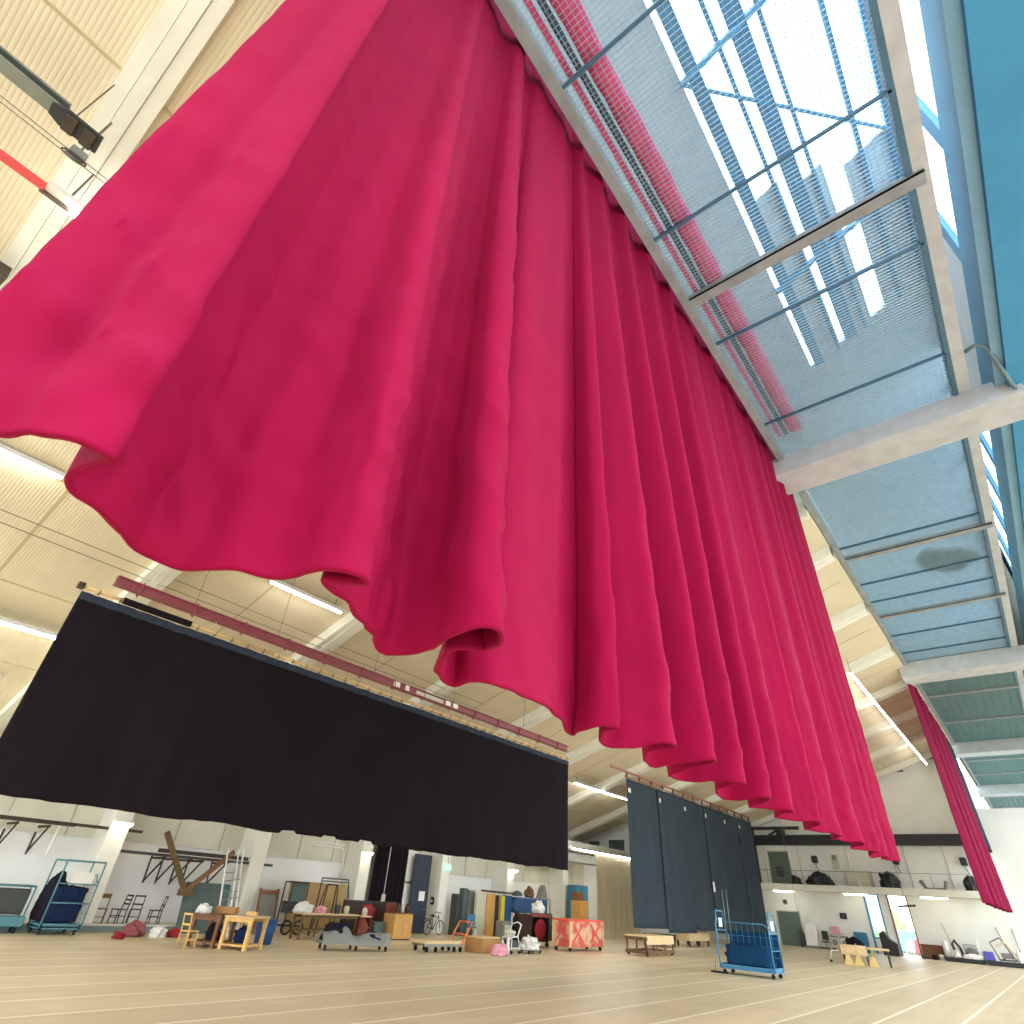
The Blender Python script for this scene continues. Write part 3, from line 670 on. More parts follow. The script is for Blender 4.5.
def cage(label, loc, rz, L, W, Ht, m, cloth, fill, taper=.12):
    t = thing('cage_trolley', label, 'trolley', loc, rz)
    mb = MB(); mb.box(-L / 2, L / 2, -W / 2, -W / 2 + .07, .16, .3); mb.box(-L / 2, L / 2, W / 2 - .07, W / 2, .16, .3)
    mb.box(-L / 2, -L / 2 + .07, -W / 2, W / 2, .16, .3); mb.box(L / 2 - .07, L / 2, -W / 2, W / 2, .16, .3); mb.box(-L / 2, L / 2, -W / 2, W / 2, .2, .24)
    mb.build('base_frame', m, t)
    for sx in (-1, 1):
        for sy in (-1, 1): caster(t, sx * (L / 2 - .12), sy * (W / 2 - .1))
    for sx in (-1, 1):
        mb = MB(); x = sx * L / 2
        for sy in (-1, 1): mb.path([(x, sy * W / 2, .2), (x, sy * W / 2, Ht * .78), (x, sy * (W / 2 - taper), Ht * .86), (x, sy * (W / 2 - taper), Ht)], .028, 8)
        for z in (.3, Ht * .42, Ht * .68): mb.path([(x, -W / 2, z), (x, W / 2, z)], .02, 6)
        mb.path([(x, -W / 2 + taper, Ht), (x, W / 2 - taper, Ht)], .028, 8); mb.build('end_frame', m, t)
    mb = MB(); yb = W / 2 - .03
    mb.path([(-L / 2, yb, Ht * .82), (L * .25, yb, Ht * .82), (L * .38, yb, Ht * .74), (L / 2, yb, Ht * .72)], .022, 8)
    for k in range(1, 9): mb.path([(-L / 2 + k * L / 9, yb, .3), (-L / 2 + k * L / 9, yb, Ht * (.82 if k < 7 else .73))], .008, 4)
    for z in (.6, .9, 1.2): mb.path([(-L / 2, yb, z), (L / 2, yb, z)], .008, 4)
    mb.build('back_grid', m, t)
    def lump(u, v):
        a = 2 * pi * u; q = Vector((cos(a), sin(a), v * 3))
        r = (.9 + .1 * noise.noise(q * 2 + Vector((L, 0, 0)))) * (1 if 0 < v < 1 else .0)
        k = max(abs(cos(a)), abs(sin(a))); sx = cos(a) / k ** .8; sy = sin(a) / k ** .8
        return (sx * r * (L / 2 - .08), sy * r * (W / 2 - .1), .26 + fill * (.02 + .96 * v) + (.05 * noise.noise(q * 1.5) if v > .7 else 0))
    MB().grid(lump, 40, 16).build('folded_cloth', cloth, t)
    return t
t = cage('blue cage trolley by the wall full of dark cloth with a white paper sheet', (-27.32, 8.85, 0), 0, 1.2, 1.25, 2.12, 'tealsteel', 'navycloth', 1.15, 0)
B(.42, .5, -.2, .45, 1.42, 1.8).build('paper_sheet', 'paper', t)
MB().heap((-.3, -.35, .35), 1.05, .75, 1.35, 3, .25).build('dark_bundle', 'darkcloth', t)
t = cage('blue cage trolley standing alone on the open floor with folded navy cloth', (-10.0, 27.45, 0), radians(1), 2.05, 1.05, 1.98, 'bluesteel', 'bluecloth', .72, .14)
for x in (-1.0, 1.04): B(x - .012, x + .012, -.2, .12, 1.45, 1.75).build('paper_tag', 'paper', t)
B(-.9, 1.0, .50, .51, .3, 1.35).build('back_sheet', 'bluecloth', t)
MB().box(-1.4, -.75, -.6, -.5, .0, .06).build('brake_foot', 'rubber', t); MB().path([(-1.25, -.55, .05), (-1.05, -.5, 1.2)], .015, 6).build('brake_rod', 'bluesteel', t)
for dx in (0, .16): MB().path([(-.95 + dx, .4, 1.0), (-.93 + dx, .42, 2.75)], .018, 6).build('upright_rod', 'steel', t)

t = thing('low_trolley', 'low teal trolley with a dark grey tub at the frame edge', 'trolley', (-27.6, 7.0, 0))
B(-.3, .3, -.95, .9, .18, .46, bev=.02).build('base', 'tealsteel', t); B(-.2, .2, -.6, .75, .5, 1.22, bev=.04).build('tub', 'darkgrey', t)
mb = MB()
for y in (-.85, .82): mb.path([(.26, y, .45), (.26, y, 1.3)], .03, 8); mb.path([(-.26, y, .45), (-.26, y, 1.3)], .03, 8)
mb.path([(.26, -.85, 1.3), (.26, .82, 1.3)], .03, 8); mb.path([(-.26, -.85, 1.3), (-.26, .82, 1.3)], .03, 8); mb.build('rail', 'tealsteel', t)
for sx in (-.2, .2):
    for sy in (-.8, .75): caster(t, sx, sy, .08)

def chair(label, loc, rz, m, slats=3, group=None):
    t = thing('wooden_chair', label, 'chair', loc, rz, group)
    MB().prism([(-.21, -.2), (.21, -.2), (.185, .2), (-.185, .2)], 'z', .43, .46).build('seat', m, t)
    for s in (-1, 1):
        MB().path([(s * .19, -.18, 0), (s * .185, -.17, .44)], .02, 8).build('leg', m, t)
        MB().path([(s * .175, .2, 0), (s * .17, .18, .45), (s * .17, .25, .92)], .02, 8).build('leg', m, t)
    mb = MB()
    for k in range(slats):
        z = .62 + k * .27 / max(1, slats - 1) if slats > 1 else .84
        mb.bar((-.17, .2 + (z - .45) * .13, z), (.17, .2 + (z - .45) * .13, z), .02, .055 if slats > 1 else .14)
    mb.build('backrest', m, t)
    mb = MB(); mb.bar((-.19, -.17, .2), (.19, -.17, .2), .02, .025)
    for s in (-1, 1): mb.bar((s * .185, -.17, .24), (s * .175, .19, .24), .02, .025)
    mb.build('stretcher', m, t); return t
chair('brown wooden chair first in the row by the wall', (-28.35, 10.5, .25), radians(70), 'brownwood', 1)
chair('dark ladderback chair with three curved slats second in the row by the wall', (-28.3, 11.15, .25), radians(15), 'darkwood', 3)
chair('dark chair third in the row, half behind the last one', (-28.55, 11.85, .25), radians(-110), 'darkwood', 2)
chair('dark chair last in the row, beside the clothes pile', (-28.25, 12.5, .25), radians(-10), 'darkwood', 2)
chair('yellow pine chair standing in front of the work tables', (-22.2, 11.1, 0), radians(-165), 'yellowwood', 2)
for n_, l, loc, w_, d_, h_, m, sd in (('red_cloth', 'small red cloth lying alone on the floor near the wooden chairs', (-25.4, 10.3, 0), .5, .35, .2, 'crimsonpaint', 1), ('clothes_pile', 'dark purple clothes heap on the floor beside the last dark chair', (-26.4, 11.15, 0), .75, .6, .42, 'maroon', 2),
        ('white_cloth', 'white cloth heap on the floor in front of the purple clothes', (-26.0, 11.85, 0), .5, .5, .35, 'whitecloth', 4), ('red_garment', 'dark red garment heap at the end of the clothes pile', (-26.1, 12.5, 0), .45, .45, .25, 'crimsonpaint', 6)):
    tag(MB().heap(loc, w_, d_, h_, sd).build(n_, m), l, 'clothes')
t = thing('leaning_board', 'tall grey green panel leaning on the wall behind the yellow chair', 'panel', (-27.72, 14.2, 0))
MB().prism([(0, 0), (.07, 0), (-.28, 1.7), (-.35, 1.7)], 'y', -.95, .95).build('board', 'greenpanel', t)
MB().prism([(.0, 0), (.1, 0), (-.25, 1.7), (-.35, 1.7)], 'y', .96, 1.02).build('edge_strip', 'tealsteel', t)
# wall racks with timber
def rack(label, y0, y1, z, ys, n):
    t = thing('wall_rack', label, 'rack', (-28.7, y0, z))
    for i, y in enumerate(ys):
        mb = MB(); mb.bar((-.8, y, 0), (.6, y, 0), .06, .08); mb.bar((-.8, y, -.85), (.45, y, -.04), .05, .05); mb.bar((-.78, y, -.9), (-.78, y, .1), .05, .06); mb.build('bracket', 'darkwood', t)
    return t
rack('timber wall rack above the blue cage trolley', 5., 11, 3.12, (1.6, 2.6), 2)
rack('timber wall rack with many brackets behind the v shaped planks', 10.6, 16.2, 2.45, (1.5, 2.0, 2.6, 3.1, 4.2), 3)
def plank(label, p0, p1, w_, h_, m): return tag(MB().bar(p0, p1, w_, h_).build('timber_plank', m), label, 'plank')
plank('long dark plank on the rack above the blue cage trolley', (-28.3, 2.2, 3.25), (-28.3, 10.9, 3.27), .12, .1, 'darkwood')
plank('thin dark lath lying outermost on the first rack', (-28.13, 4.5, 3.19), (-28.13, 8.4, 3.2), .08, .05, 'darkgrey')
plank('long grey plank on the second wall rack', (-28.3, 10.3, 2.56), (-28.3, 17.1, 2.53), .16, .1, 'darkgrey')
plank('dark short beam on top of the grey plank', (-28.3, 11.8, 2.71), (-28.3, 15.8, 2.69), .14, .14, 'darkwood')
tag(MB().path([(-28.5, 8.0, 2.2), (-28.75, 8.1, 3.36)], .06, 8).build('white_tube', 'white'), 'short white tube standing behind the rack near the trolley', 'tube')
t = thing('v_frame', 'brown v shaped pair of long timbers hung from the second rack', 'timber', (-27.9, 13.2, 1.35))
MB().bar((.1, 0, 0), (.1, -1.55, 2.0), .1, .2).build('arm', 'oldwood', t); MB().bar((.12, 0, .05), (.12, 1.6, 1.55), .1, .18).build('arm', 'brownwood', t)
B(.04, .19, -.28, .3, -.12, .12).build('joint', 'oldwood', t)
t = thing('white_ladder', 'white metal ladder truss leaning on the wall behind the work tables', 'ladder', (-26.45, 14.5, 0))
for dy in (-.2, .3, .52): MB().bar((0, dy, 0), (-1.0, dy, 3.0), .05, .05).build('rail', 'white', t)
mb = MB()
for k in range(9):
    z = .2 + k * .32; mb.bar((-z / 3, -.2, z), (-z / 3, .52, z + (.12 if k % 2 else -.0)), .03, .03)
mb.build('rung', 'grey', t)
# work tables
def table(label, loc, rz, L, D, h, mt, ml, shelf=None, name='work_table', lw=.11):
    t = thing(name, label, 'table', loc, rz)
    B(-L / 2, L / 2, -D / 2, D / 2, h - .05, h, bev=.01).build('tabletop', mt, t)
    for sx in (-1, 1):
        for sy in (-1, 1):
            x, y = sx * (L / 2 - .09), sy * (D / 2 - .09)
            MB().prism([(x - lw / 2, 0), (x + lw / 2, 0), (x + lw * .38, h * .6), (x + lw * .75, h - .05), (x - lw * .75, h - .05), (x - lw * .38, h * .6)], 'y', y - lw / 2, y + lw / 2).build('leg', ml, t)
    mb = MB(); mb.box(-L / 2 + .06, L / 2 - .06, -D / 2 + .06, -D / 2 + .1, h - .16, h - .05); mb.box(-L / 2 + .06, L / 2 - .06, D / 2 - .1, D / 2 - .06, h - .16, h - .05); mb.build('apron', ml, t)
    if shelf: B(-L / 2 + .05, L / 2 - .05, -D / 2 + .05, D / 2 - .05, shelf, shelf + .05).build('lower_shelf', ml, t)
    return t
ra = radians(29.5)
table('pale topped work table with thick yellow legs behind the yellow chair', (-21.75, 12.75, 0), ra, 1.05, 1.15, .9, 'palewood', 'yellowwood', .1)
table('brown work table carrying a cardboard box, nearest to the yellow chair', (-22.75, 12.15, 0), ra, 1.1, 1.15, .88, 'brownwood', 'brownwood', .12)
tag(MB().heap((-22.9, 11.72, .88), .62, .4, .26, 3).build('white_cloth', 'whitecloth'), 'white cloth bundle on the brown work table', 'cloth')
t = tag(B(-.35, .42, -.14, .14, 0, .2, bev=.01).build('cardboard_box', 'cardboard', None, (-22.72, 12.42, .9), ra), 'long low cardboard box on the brown work table', 'box')
t = tag(B(-.2, .2, -.05, .05, 0, .12).build('timber_block', 'yellowwood', None, (-21.9, 12.95, .9), ra), 'small yellow timber block on the pale work table', 'block')
tag(MB().heap((-22.7, 12.2, .18), .45, .45, .45, 8).build('dark_bag', 'darkcloth'), 'dark bag on the lower shelf of the brown work table', 'bag')
tag(MB().heap((-21.75, 12.7, .16), .42, .42, .42, 9).build('purple_bag', 'navycloth'), 'navy bundle on the lower shelf of the pale work table', 'bag')
t = thing('blue_bin', 'blue plastic bin on the floor behind the pale work table', 'bin', (-23.3, 14.5, 0))
MB().lathe([(0, 0), (.3, 0), (.36, .72), (.33, .72), (.28, .05), (0, .05)], 20).build('tub', 'bluebox', t); MB().lathe([(.36, .68), (.39, .69), (.39, .74), (.35, .74), (.35, .7)], 20).build('rim', 'bluebox', t)
# frames, glass cage cart and plywood
t = thing('framed_board', 'tall brown framed panel leaning beside the second pier', 'panel', (-27.5, 17.0, 0))
MB().prism([(0, 0), (.06, 0), (-.2, 1.6), (-.26, 1.6)], 'y', -.5, .4).build('board', 'grey', t)
mb = MB(); mb.bar((.08, -.5, 0), (-.2, -.5, 1.65), .06, .08); mb.bar((.08, .4, 0), (-.2, .4, 1.65), .06, .08); mb.bar((-.17, -.5, 1.5), (-.17, .4, 1.5), .08, .14); mb.build('frame', 'brownwood', t)
t = thing('glazed_cart', 'dark upright cart with a wire glazed top beside the plywood sheet', 'cart', (-27.0, 17.85, 0))
mb = MB()
for x in (-.3, .3):
    for y in (-.42, .42): mb.path([(x, y, .1), (x, y, 1.95)], .03, 6)
for z in (.35, 1.2, 1.95):
    mb.path([(.3, -.42, z), (.3, .42, z)], .03, 6); mb.path([(-.3, -.42, z), (-.3, .42, z)], .03, 6); mb.path([(-.3, -.42, z), (.3, -.42, z)], .03, 6); mb.path([(-.3, .42, z), (.3, .42, z)], .03, 6)
mb.build('frame', 'blacksteel', t); B(.2, .22, -.4, .4, 1.22, 1.92).build('glass_panel', 'greenpanel', t); B(-.26, .26, -.38, .38, .8, 1.2).build('dark_box', 'darkgrey', t)
for y in (-.3, .3): MB().ring((.34, y, .3), (1, 0, 0), .24, .04, 20, 6).build('wheel', 'rubber', t)
t = tag(MB().prism([(0, 0), (.05, 0), (-.35, 2.0), (-.4, 2.0)], 'y', -1.65, 1.65).build('plywood_sheet', 'plywood', None, (-28.0, 20.0, 0)), 'wide sheet of plywood leaning on the wall behind the tube stand', 'plywood')
t = thing('tube_stand', 'tall bent chrome tube stand rising above the plywood sheet', 'stand', (-27.2, 19.9, 0))
mb = MB()
for d in (0, .14): mb.path([(d * .3, -1.75 + d, 3.62 - d), (d * .3, .35 - d, 3.62 - d), (d * .3, .42 - d, 3.5 - d), (d * .3, .35, 2.25)], .035, 8)
mb.build('bent_tube', 'white', t)
mb = MB(); mb.path([(0, -.6, 2.2), (0, .95, 2.2)], .035, 8); mb.path([(.1, -.6, 2.08), (.1, .95, 2.08)], .035, 8); mb.build('crossbar', 'steel', t)
for a, b_ in ((-.6, -.85), (.95, 1.3)): MB().path([(0, a, 2.2), (.1, (a + b_) / 2, 1.0), (.1, b_, 0)], .03, 8).build('leg', 'blacksteel', t)
t = thing('a_frame', 'small black a frame trestle in front of the plywood sheet', 'trestle', (-26.2, 19.25, 0))
mb = MB()
for s in (-1, 1): mb.path([(0, s * .5, 0), (0, s * .28, 1.95)], .028, 6); mb.path([(-.4, s * .5, 0), (-.1, s * .28, 1.95)], .028, 6)
mb.path([(0, -.28, 1.95), (0, .28, 1.95)], .028, 6); mb.path([(0, -.42, .75), (0, .42, .75)], .02, 6); mb.build('frame', 'blacksteel', t)
table('long pale table with white bags in front of the plywood sheet', (-25.2, 18.5, 0), radians(90), 3.0, .75, .9, 'palewood', 'oldwood', .3, lw=.08)
for i, (y, m, w_, h_, l) in enumerate(((17.25, 'whitecloth', .8, .36, 'larger white bag lying on the long pale table'), (18.1, 'pinkcloth', .5, .28, 'small pinkish bag on the long pale table'), (19.0, 'darkgrey', .3, .32, 'dark pot on the long pale table'), (19.5, 'offwhite', .26, .3, 'pale pot at the end of the long pale table'))):
    if i < 2: tag(MB().heap((-25.2, y, .9), w_ * .8, w_, h_, i + 3).build('bag', m), l, 'bag')
    else: tag(MB().lathe([(0, 0), (w_ * .4, 0), (w_ * .5, h_ * .7), (w_ * .35, h_), (0, h_)], 16).build('pot', m, None, (-25.2, y, .9)), l, 'pot')
# low trolley under plastic
t = thing('covered_trolley', 'low flat trolley covered with clear plastic and dark cloth', 'trolley', (-20.85, 16.75, 0), radians(-20))
B(-.4, .4, -1.25, 1.25, .2, .26).build('deck', 'grey', t)
for sx in (-.33, .33):
    for sy in (-1.15, 0, 1.15): caster(t, sx, sy, .08)
MB().heap((0, -.7, .26), .75, 1.1, .5, 5).build('dark_cloth', 'darkcloth', t); MB().heap((.0, .65, .26), .7, 1.0, .28, 6).build('dark_cloth', 'navycloth', t)
def pl(u, v):
    y = -1.3 + 2.6 * u; x = (v - .5); h = .5 + .22 * exp(-((y + .55) / .35) ** 2) + .05 * noise.noise(Vector((y * 4, x * 4, 3))) - .15 * exp(-((y - .0) / .3) ** 2)
    return (x * .95 + .04 * noise.noise(Vector((y * 5, x * 5, 9))), y, max(.12, h * (1 - (2 * abs(x)) ** 3 * .75)) + .04)
solid(MB().grid(pl, 60, 20).build('plastic_sheet', 'clearplastic', t), .006)
# scenery flat, shelf, cabinet
t = thing('scenery_flat', 'dark brown scenery flat with a faded red patch before the doorway', 'flat', (-26.0, 21.5, 0))
B(-.05, .05, -1.6, 1.6, 0, 1.38).build('board', 'dkbrown', t); MB().box(-.06, .07, -1.6, 1.6, 1.36, 1.42).build('top_rail', 'blacksteel', t)
MB().heap((.08, -.1, .75), .12, .8, .5, 3).build('red_patch', 'crimsonpaint', t)
t = thing('small_shelf', 'small red shelf unit standing before the dark brown flat', 'shelf', (-25.0, 20.35, 0))
mb = MB(); mb.box(-.25, .25, -.33, -.29, 0, .85); mb.box(-.25, .25, .29, .33, 0, .85); mb.box(-.25, -.21, -.3, .3, 0, .85); mb.build('case', 'redwood', t)
for z, m in ((.05, 'redorange'), (.42, 'redwood'), (.82, 'palewood')): B(-.25, .25, -.33, .33, z, z + .05).build('shelf_board', m, t)
tag(MB().lathe([(0, 0), (.12, 0), (.12, .22), (.06, .3), (0, .3)], 14).build('jar', 'offwhite', None, (-25, 20.4, .87)), 'pale jar standing on the small red shelf', 'jar')
tag(MB().heap((-24.4, 19.95, 0), .4, .45, .75, 2, .15).build('dark_red_coat', 'redwood'), 'dark red coat heap beside the small red shelf', 'coat')
t = thing('wooden_cabinet', 'tan wooden cabinet on the floor left of the dark blue door', 'cabinet', (-24.9, 22.45, 0))
B(-.4, .4, -.6, .55, .05, 1.0, bev=.01).build('body', 'tanwood', t); B(-.42, .42, -.62, .57, 1.0, 1.04).build('top', 'brownwood', t)
B(.4, .42, -.02, .5, .1, .95).build('door', 'tanwood', t); B(-.36, .36, -.55, .5, 0, .05).build('plinth', 'darkwood', t); B(-.35, -.3, -.6, .0, 1.04, 1.4).build('back_board', 'redwood', t)
for i, (y, m) in enumerate(((22.25, 'darkgrey'), (22.5, 'offwhite'), (22.8, 'darkwood'))):
    tag(MB().lathe([(0, 0), (.1, 0), (.11, .2), (.05, .3), (.05, .36), (0, .36)], 14).build('bottle', m, None, (-24.8, y, 1.045)), ('dark grey', 'pale', 'dark brown')[i] + ' bottle standing on the tan cabinet', 'bottle', 'bottles on the tan cabinet')
t = tag(B(-.3, .3, -.35, .35, 0, .65).build('grey_crate', 'greenpanel', None, (-25.3, 21.45, 0)), 'grey green crate between the red shelf and the tan cabinet', 'crate')
t = tag(MB().grid(lambda u, v: (-28.75 + .05 * sin(u * 40) + .03 * noise.noise(Vector((u * 6, v, 1))), 23.55 + 2.35 * u, .02 + 4.4 * v), 80, 6).build('black_drape', 'black'), 'black drape hanging in the doorway beside the dark blue door', 'drape'); solid(t, .02)
t = thing('hoist_control', 'pale control box hanging on a white cable before the black doorway', 'control', (-26.5, 22.65, 1.35))
MB().path([(0, 0, .3), (0, .02, 5.7)], .018, 6).build('cable', 'white', t); B(-.06, .06, -.1, .1, 0, .36, bev=.02).build('box', 'offwhite', t)
# bicycle
t = thing('bicycle', 'dark bicycle parked beside the dark blue door', 'bicycle', (-27.4, 27.35, 0), radians(4))
for y in (-.52, .52):
    w_ = MB().ring((0, y, .34), (1, 0, 0), .32, .022, 26, 6).build('wheel', 'rubber', t)
    mb = MB()
    for k in range(8): mb.bar((0, y, .34), (0, y + .31 * cos(k * pi / 4), .34 + .31 * sin(k * pi / 4)), .006, .006)
    mb.build('spokes', 'steel', w_)
mb = MB(); bb, st, hd, ra_, fa = (0, -.08, .3), (0, -.2, .82), (0, .34, .85), (0, -.52, .34), (0, .52, .34)
for a, b_ in ((bb, st), (st, hd), (bb, hd), (bb, ra_), (st, ra_), (hd, fa)): mb.path([a, b_], .02, 8)
mb.path([hd, (0, .3, 1.0)], .018, 8); mb.build('frame', 'darkgrey', t)
MB().path([(-.28, .22, 1.0), (-.1, .3, 1.02), (.1, .3, 1.02), (.28, .22, 1.0)], .016, 8).build('handlebar', 'steel', t); MB().heap((0, -.22, .84), .16, .28, .09, 2, .1).build('saddle', 'rubber', t)
B(-.1, .1, -.75, -.4, .7, .74).build('carrier', 'darkgrey', t); MB().cyl((0, -.08, .3), (1, 0, 0), .09, .03, 16).build('chainring', 'steel', t)
t = thing('wall_phone', 'small black box fixed on the pier above the bicycle', 'box', (-28.6, 28.2, 1.35))
B(-.14, .14, -.04, .05, 0, .36, bev=.03).build('case', 'rubber', t); B(-.05, .05, -.055, -.04, .1, .24).build('label_plate', 'paper', t)
t = thing('exit_sign', 'lit green and white exit sign on the pier right of the dark door', 'sign', (-28.1, 28.45, 3.08))
B(-.04, .04, 0, .5, 0, .3).build('case', 'exitgreen', t); mb = MB()   # running figure and arrow
mb.box(.04, .05, .05, .09, .06, .24); mb.box(.04, .05, .09, .2, .2, .24); mb.bar((.045, .17, .09), (.045, .26, .19), .012, .03); mb.bar((.045, .33, .15), (.045, .46, .15), .012, .035); mb.bar((.045, .33, .15), (.045, .39, .22), .012, .03); mb.bar((.045, .33, .15), (.045, .39, .08), .012, .03)
mb.build('pictogram', 'exitwhite', t); MB().bar((0, .25, .3), (0, .25, .7), .02, .02).build('hanger', 'grey', t)
# row of stored doors and panels
for (l, y0, y1, h_, x, m, th) in (('dark slate panel first in the row of stored panels', 28.95, 29.25, 1.95, -27.3, 'darkgrey', .5), ('grey green narrow panel in the row of stored panels', 29.28, 29.62, 2.25, -27.1, 'greenpanel', .4), ('grey panel between the green panel and the white door', 29.68, 30.15, 2.18, -27.0, 'grey', .3),
        ('white stored door leaf standing in the row of panels', 29.75, 30.62, 2.12, -26.5, 'offwhite', .12), ('tan wooden door leaf standing beside the white one', 30.68, 31.45, 2.1, -26.5, 'tanwood', .12), ('dark brown board behind the tan door leaf', 31.5, 31.95, 2.02, -26.6, 'dkbrown', .2),
        ('bright yellow board standing among the stored panels', 32.05, 32.38, 2.0, -26.5, 'yellow', .15), ('blue sheet last in the row of stored panels', 32.45, 33.3, 2.05, -26.7, 'bluetarp', .1)):
    tag(B(-th, 0, 0, y1 - y0, 0, h_, bev=.012).build('stored_panel', m, None, (x, y0, 0)), l, 'panel')
tag(MB().bar((-26.75, 30.6, 2.2), (-26.75, 33.4, 2.16), .4, .08).build('dark_beam', 'darkwood'), 'dark beam lying across the top of the stored panels', 'beam')
t = thing('office_chair', 'blue upholstered chair in front of the dark slate panel', 'chair', (-25.7, 28.6, 0), radians(50))
B(-.24, .24, -.24, .24, .44, .52, bev=.03).build('seat', 'bluelocker', t); MB().prism([(.2, .55), (.26, .55), (.36, 1.05), (.3, 1.05)], 'x', -.22, .22).build('backrest', 'bluelocker', t)
for sx in (-1, 1):
    for sy in (-1, 1): MB().path([(sx * .2, sy * .2, .45), (sx * .26, sy * .26, 0)], .02, 6).build('leg', 'white', t)
# orange handled flat trolley and brown box
t = thing('flat_trolley', 'flat wooden trolley with a bright orange push handle', 'trolley', (-19.9, 20.4, 0), radians(-6))
B(-.42, .42, -1.15, .75, .26, .36, bev=.01).build('deck', 'palewood', t); mb = MB(); mb.box(-.42, -.36, -1.15, .75, .18, .26); mb.box(.36, .42, -1.15, .75, .18, .26); mb.build('under_frame', 'grey', t)
for sx in (-.36, .36):
    for sy in (-1.0, -.55, .4, .72): caster(t, sx, sy, .09)
mb = MB()
for x in (-.4, .4): mb.path([(x, .7, .2), (x, 1.25, 1.0)], .035, 8)
for k in (.0, .45, .98): mb.path([(-.4, .72 + .54 * k, .22 + .78 * k), (.4, .72 + .54 * k, .22 + .78 * k)], .03, 8)
mb.build('push_handle', 'orange', t)
t = thing('brown_box', 'low brown wooden box on the floor behind the orange handle', 'box', (-19.35, 22.3, 0), radians(0))
B(-.5, .5, -.55, .55, 0, .5, bev=.01).build('body', 'cardboard', t); B(-.5, .5, -.57, .57, .48, .53).build('lid', 'palewood', t)
tag(MB().heap((-18.1, 21.95, 0), .55, .75, .34, 5).build('pink_bundle', 'pinkcloth'), 'pink bundle on the floor in front of the brown box', 'bundle')
t = thing('white_cart', 'small white wire cart loaded with odds and ends', 'cart', (-18.6, 23.3, 0))
mb = MB()
for x in (-.25, .25): mb.path([(x, -.3, .12), (x, -.3, .55), (x, .1, .6), (x, .32, 1.0)], .025, 8); mb.path([(x, -.3, .2), (x, .3, .2)], .02, 6); mb.path([(x, .3, .1), (x, .12, .6)], .02, 6)
for k in range(6): mb.path([(-.25, -.3 + k * .08, .56), (.25, -.3 + k * .08, .56)], .01, 5)
mb.path([(-.25, .32, 1.0), (0, .38, 1.08), (.25, .32, 1.0)], .025, 8); mb.build('frame', 'white', t)
for sx in (-.22, .22):
    for sy in (-.25, .28): caster(t, sx, sy, .06)
MB().heap((0, -.1, .58), .4, .4, .25, 4).build('cloth_load', 'offwhite', t); B(-.2, .2, -.25, .25, .2, .45).build('box_load', 'darkgrey', t)
t = thing('white_sack', 'white sack lying on a small black dolly beside the pink bundle', 'sack', (-18.5, 24.45, 0))
MB().heap((0, 0, .12), .7, .9, .45, 11).build('sack', 'whitecloth', t); B(-.25, .3, -.35, .55, .09, .13).build('dolly', 'blacksteel', t)
for sy in (-.3, .5): caster(t, .2, sy, .045); caster(t, -.2, sy, .045)
tag(MB().path([(-18.2, 22.6, 0), (-18.3, 22.7, .55)], .06, 10).build('white_canister', 'white'), 'slim white canister standing beside the white cart', 'canister')
# blue tarpaulin shelf and clutter below
t = thing('tarp_shelf', 'long shelf wrapped in blue tarpaulin beyond the stored panels', 'shelf', (-26.9, 35.4, 0))
def tp(u, v):
    a = 2 * pi * u; k = max(abs(cos(a)), abs(sin(a))); r = 1 if 0 < v < 1 else 0
    q = Vector((cos(a) * 2, sin(a) * 2, v * 3))
    return (cos(a) / k * .45 * r + .03 * noise.noise(q), -2.0 + 4.0 * v + .03 * noise.noise(q + Vector((3, 3, 3))), 1.6 + sin(a) / k * .4 * r + .03 * noise.noise(q + Vector((0, 8, 0))))
MB().grid(tp, 32, 24).build('tarpaulin', 'bluetarp', t)
for y in (-1.9, 0, 1.9):
    for x in (-.38, .38): B(x - .04, x + .04, y - .04, y + .04, 0, 1.25).build('post', 'blacksteel', t)
B(-.42, .42, -1.95, 1.95, .3, .36).build('shelf_board', 'darkgrey', t)
for y, m in ((1.35, 'offwhite'), (1.7, 'offwhite')): B(.45, .48, y, y + .2, 1.25, 1.95).build('pale_strap', m, t)
tag(MB().heap((-26.8, 35.2, 2.02), .5, .6, .55, 2).build('brown_bundle', 'brownwood'), 'brown bundle on top of the blue tarpaulin shelf', 'bundle')
tag(MB().prism([(-.4, 0), (.45, 0), (.1, .75), (-.1, .6)], 'x', -.2, .2).build('grey_prop', 'grey', None, (-26.8, 36.6, 2.02)), 'pointed grey prop on top of the blue tarpaulin shelf', 'prop')
tag(MB().heap((-26.9, 34.0, 2.06), .5, .8, .25, 7).build('green_bundle', 'greenpanel'), 'flat green bundle at the start of the blue tarpaulin shelf', 'bundle')
for (l, x, y, w_, d_, h_, m, nm) in (('grey machine with a pale front before the tan door leaf', -24.6, 30.0, .6, .6, .85, 'grey', 'grey_machine'), ('brown chest below the blue tarpaulin shelf', -25.4, 33.4, .7, .8, .7, 'darkwood', 'chest')):
    t = thing(nm, l, nm.split('_')[-1], (x, y, 0)); B(-w_ / 2, w_ / 2, -d_ / 2, d_ / 2, .05, h_, bev=.03).build('body', m, t); B(w_ / 2, w_ / 2 + .02, -d_ * .35, d_ * .35, .15, h_ * .8).build('front_panel', 'offwhite' if m == 'grey' else 'brownwood', t)
    B(-w_ / 2 + .05, w_ / 2 - .05, -d_ / 2 + .05, d_ / 2 - .05, 0, .05).build('foot', 'rubber', t)
tag(MB().heap((-24.4, 31.1, 0), .7, .8, 1.3, 12, .3).build('black_sack', 'rubber'), 'tall black sack beside the grey machine', 'sack')
tag(MB().heap((-24.6, 32.4, 0), .9, 1., .9, 14, .35).build('brown_sack', 'oldwood'), 'brown sack heap in front of the yellow board', 'sack')
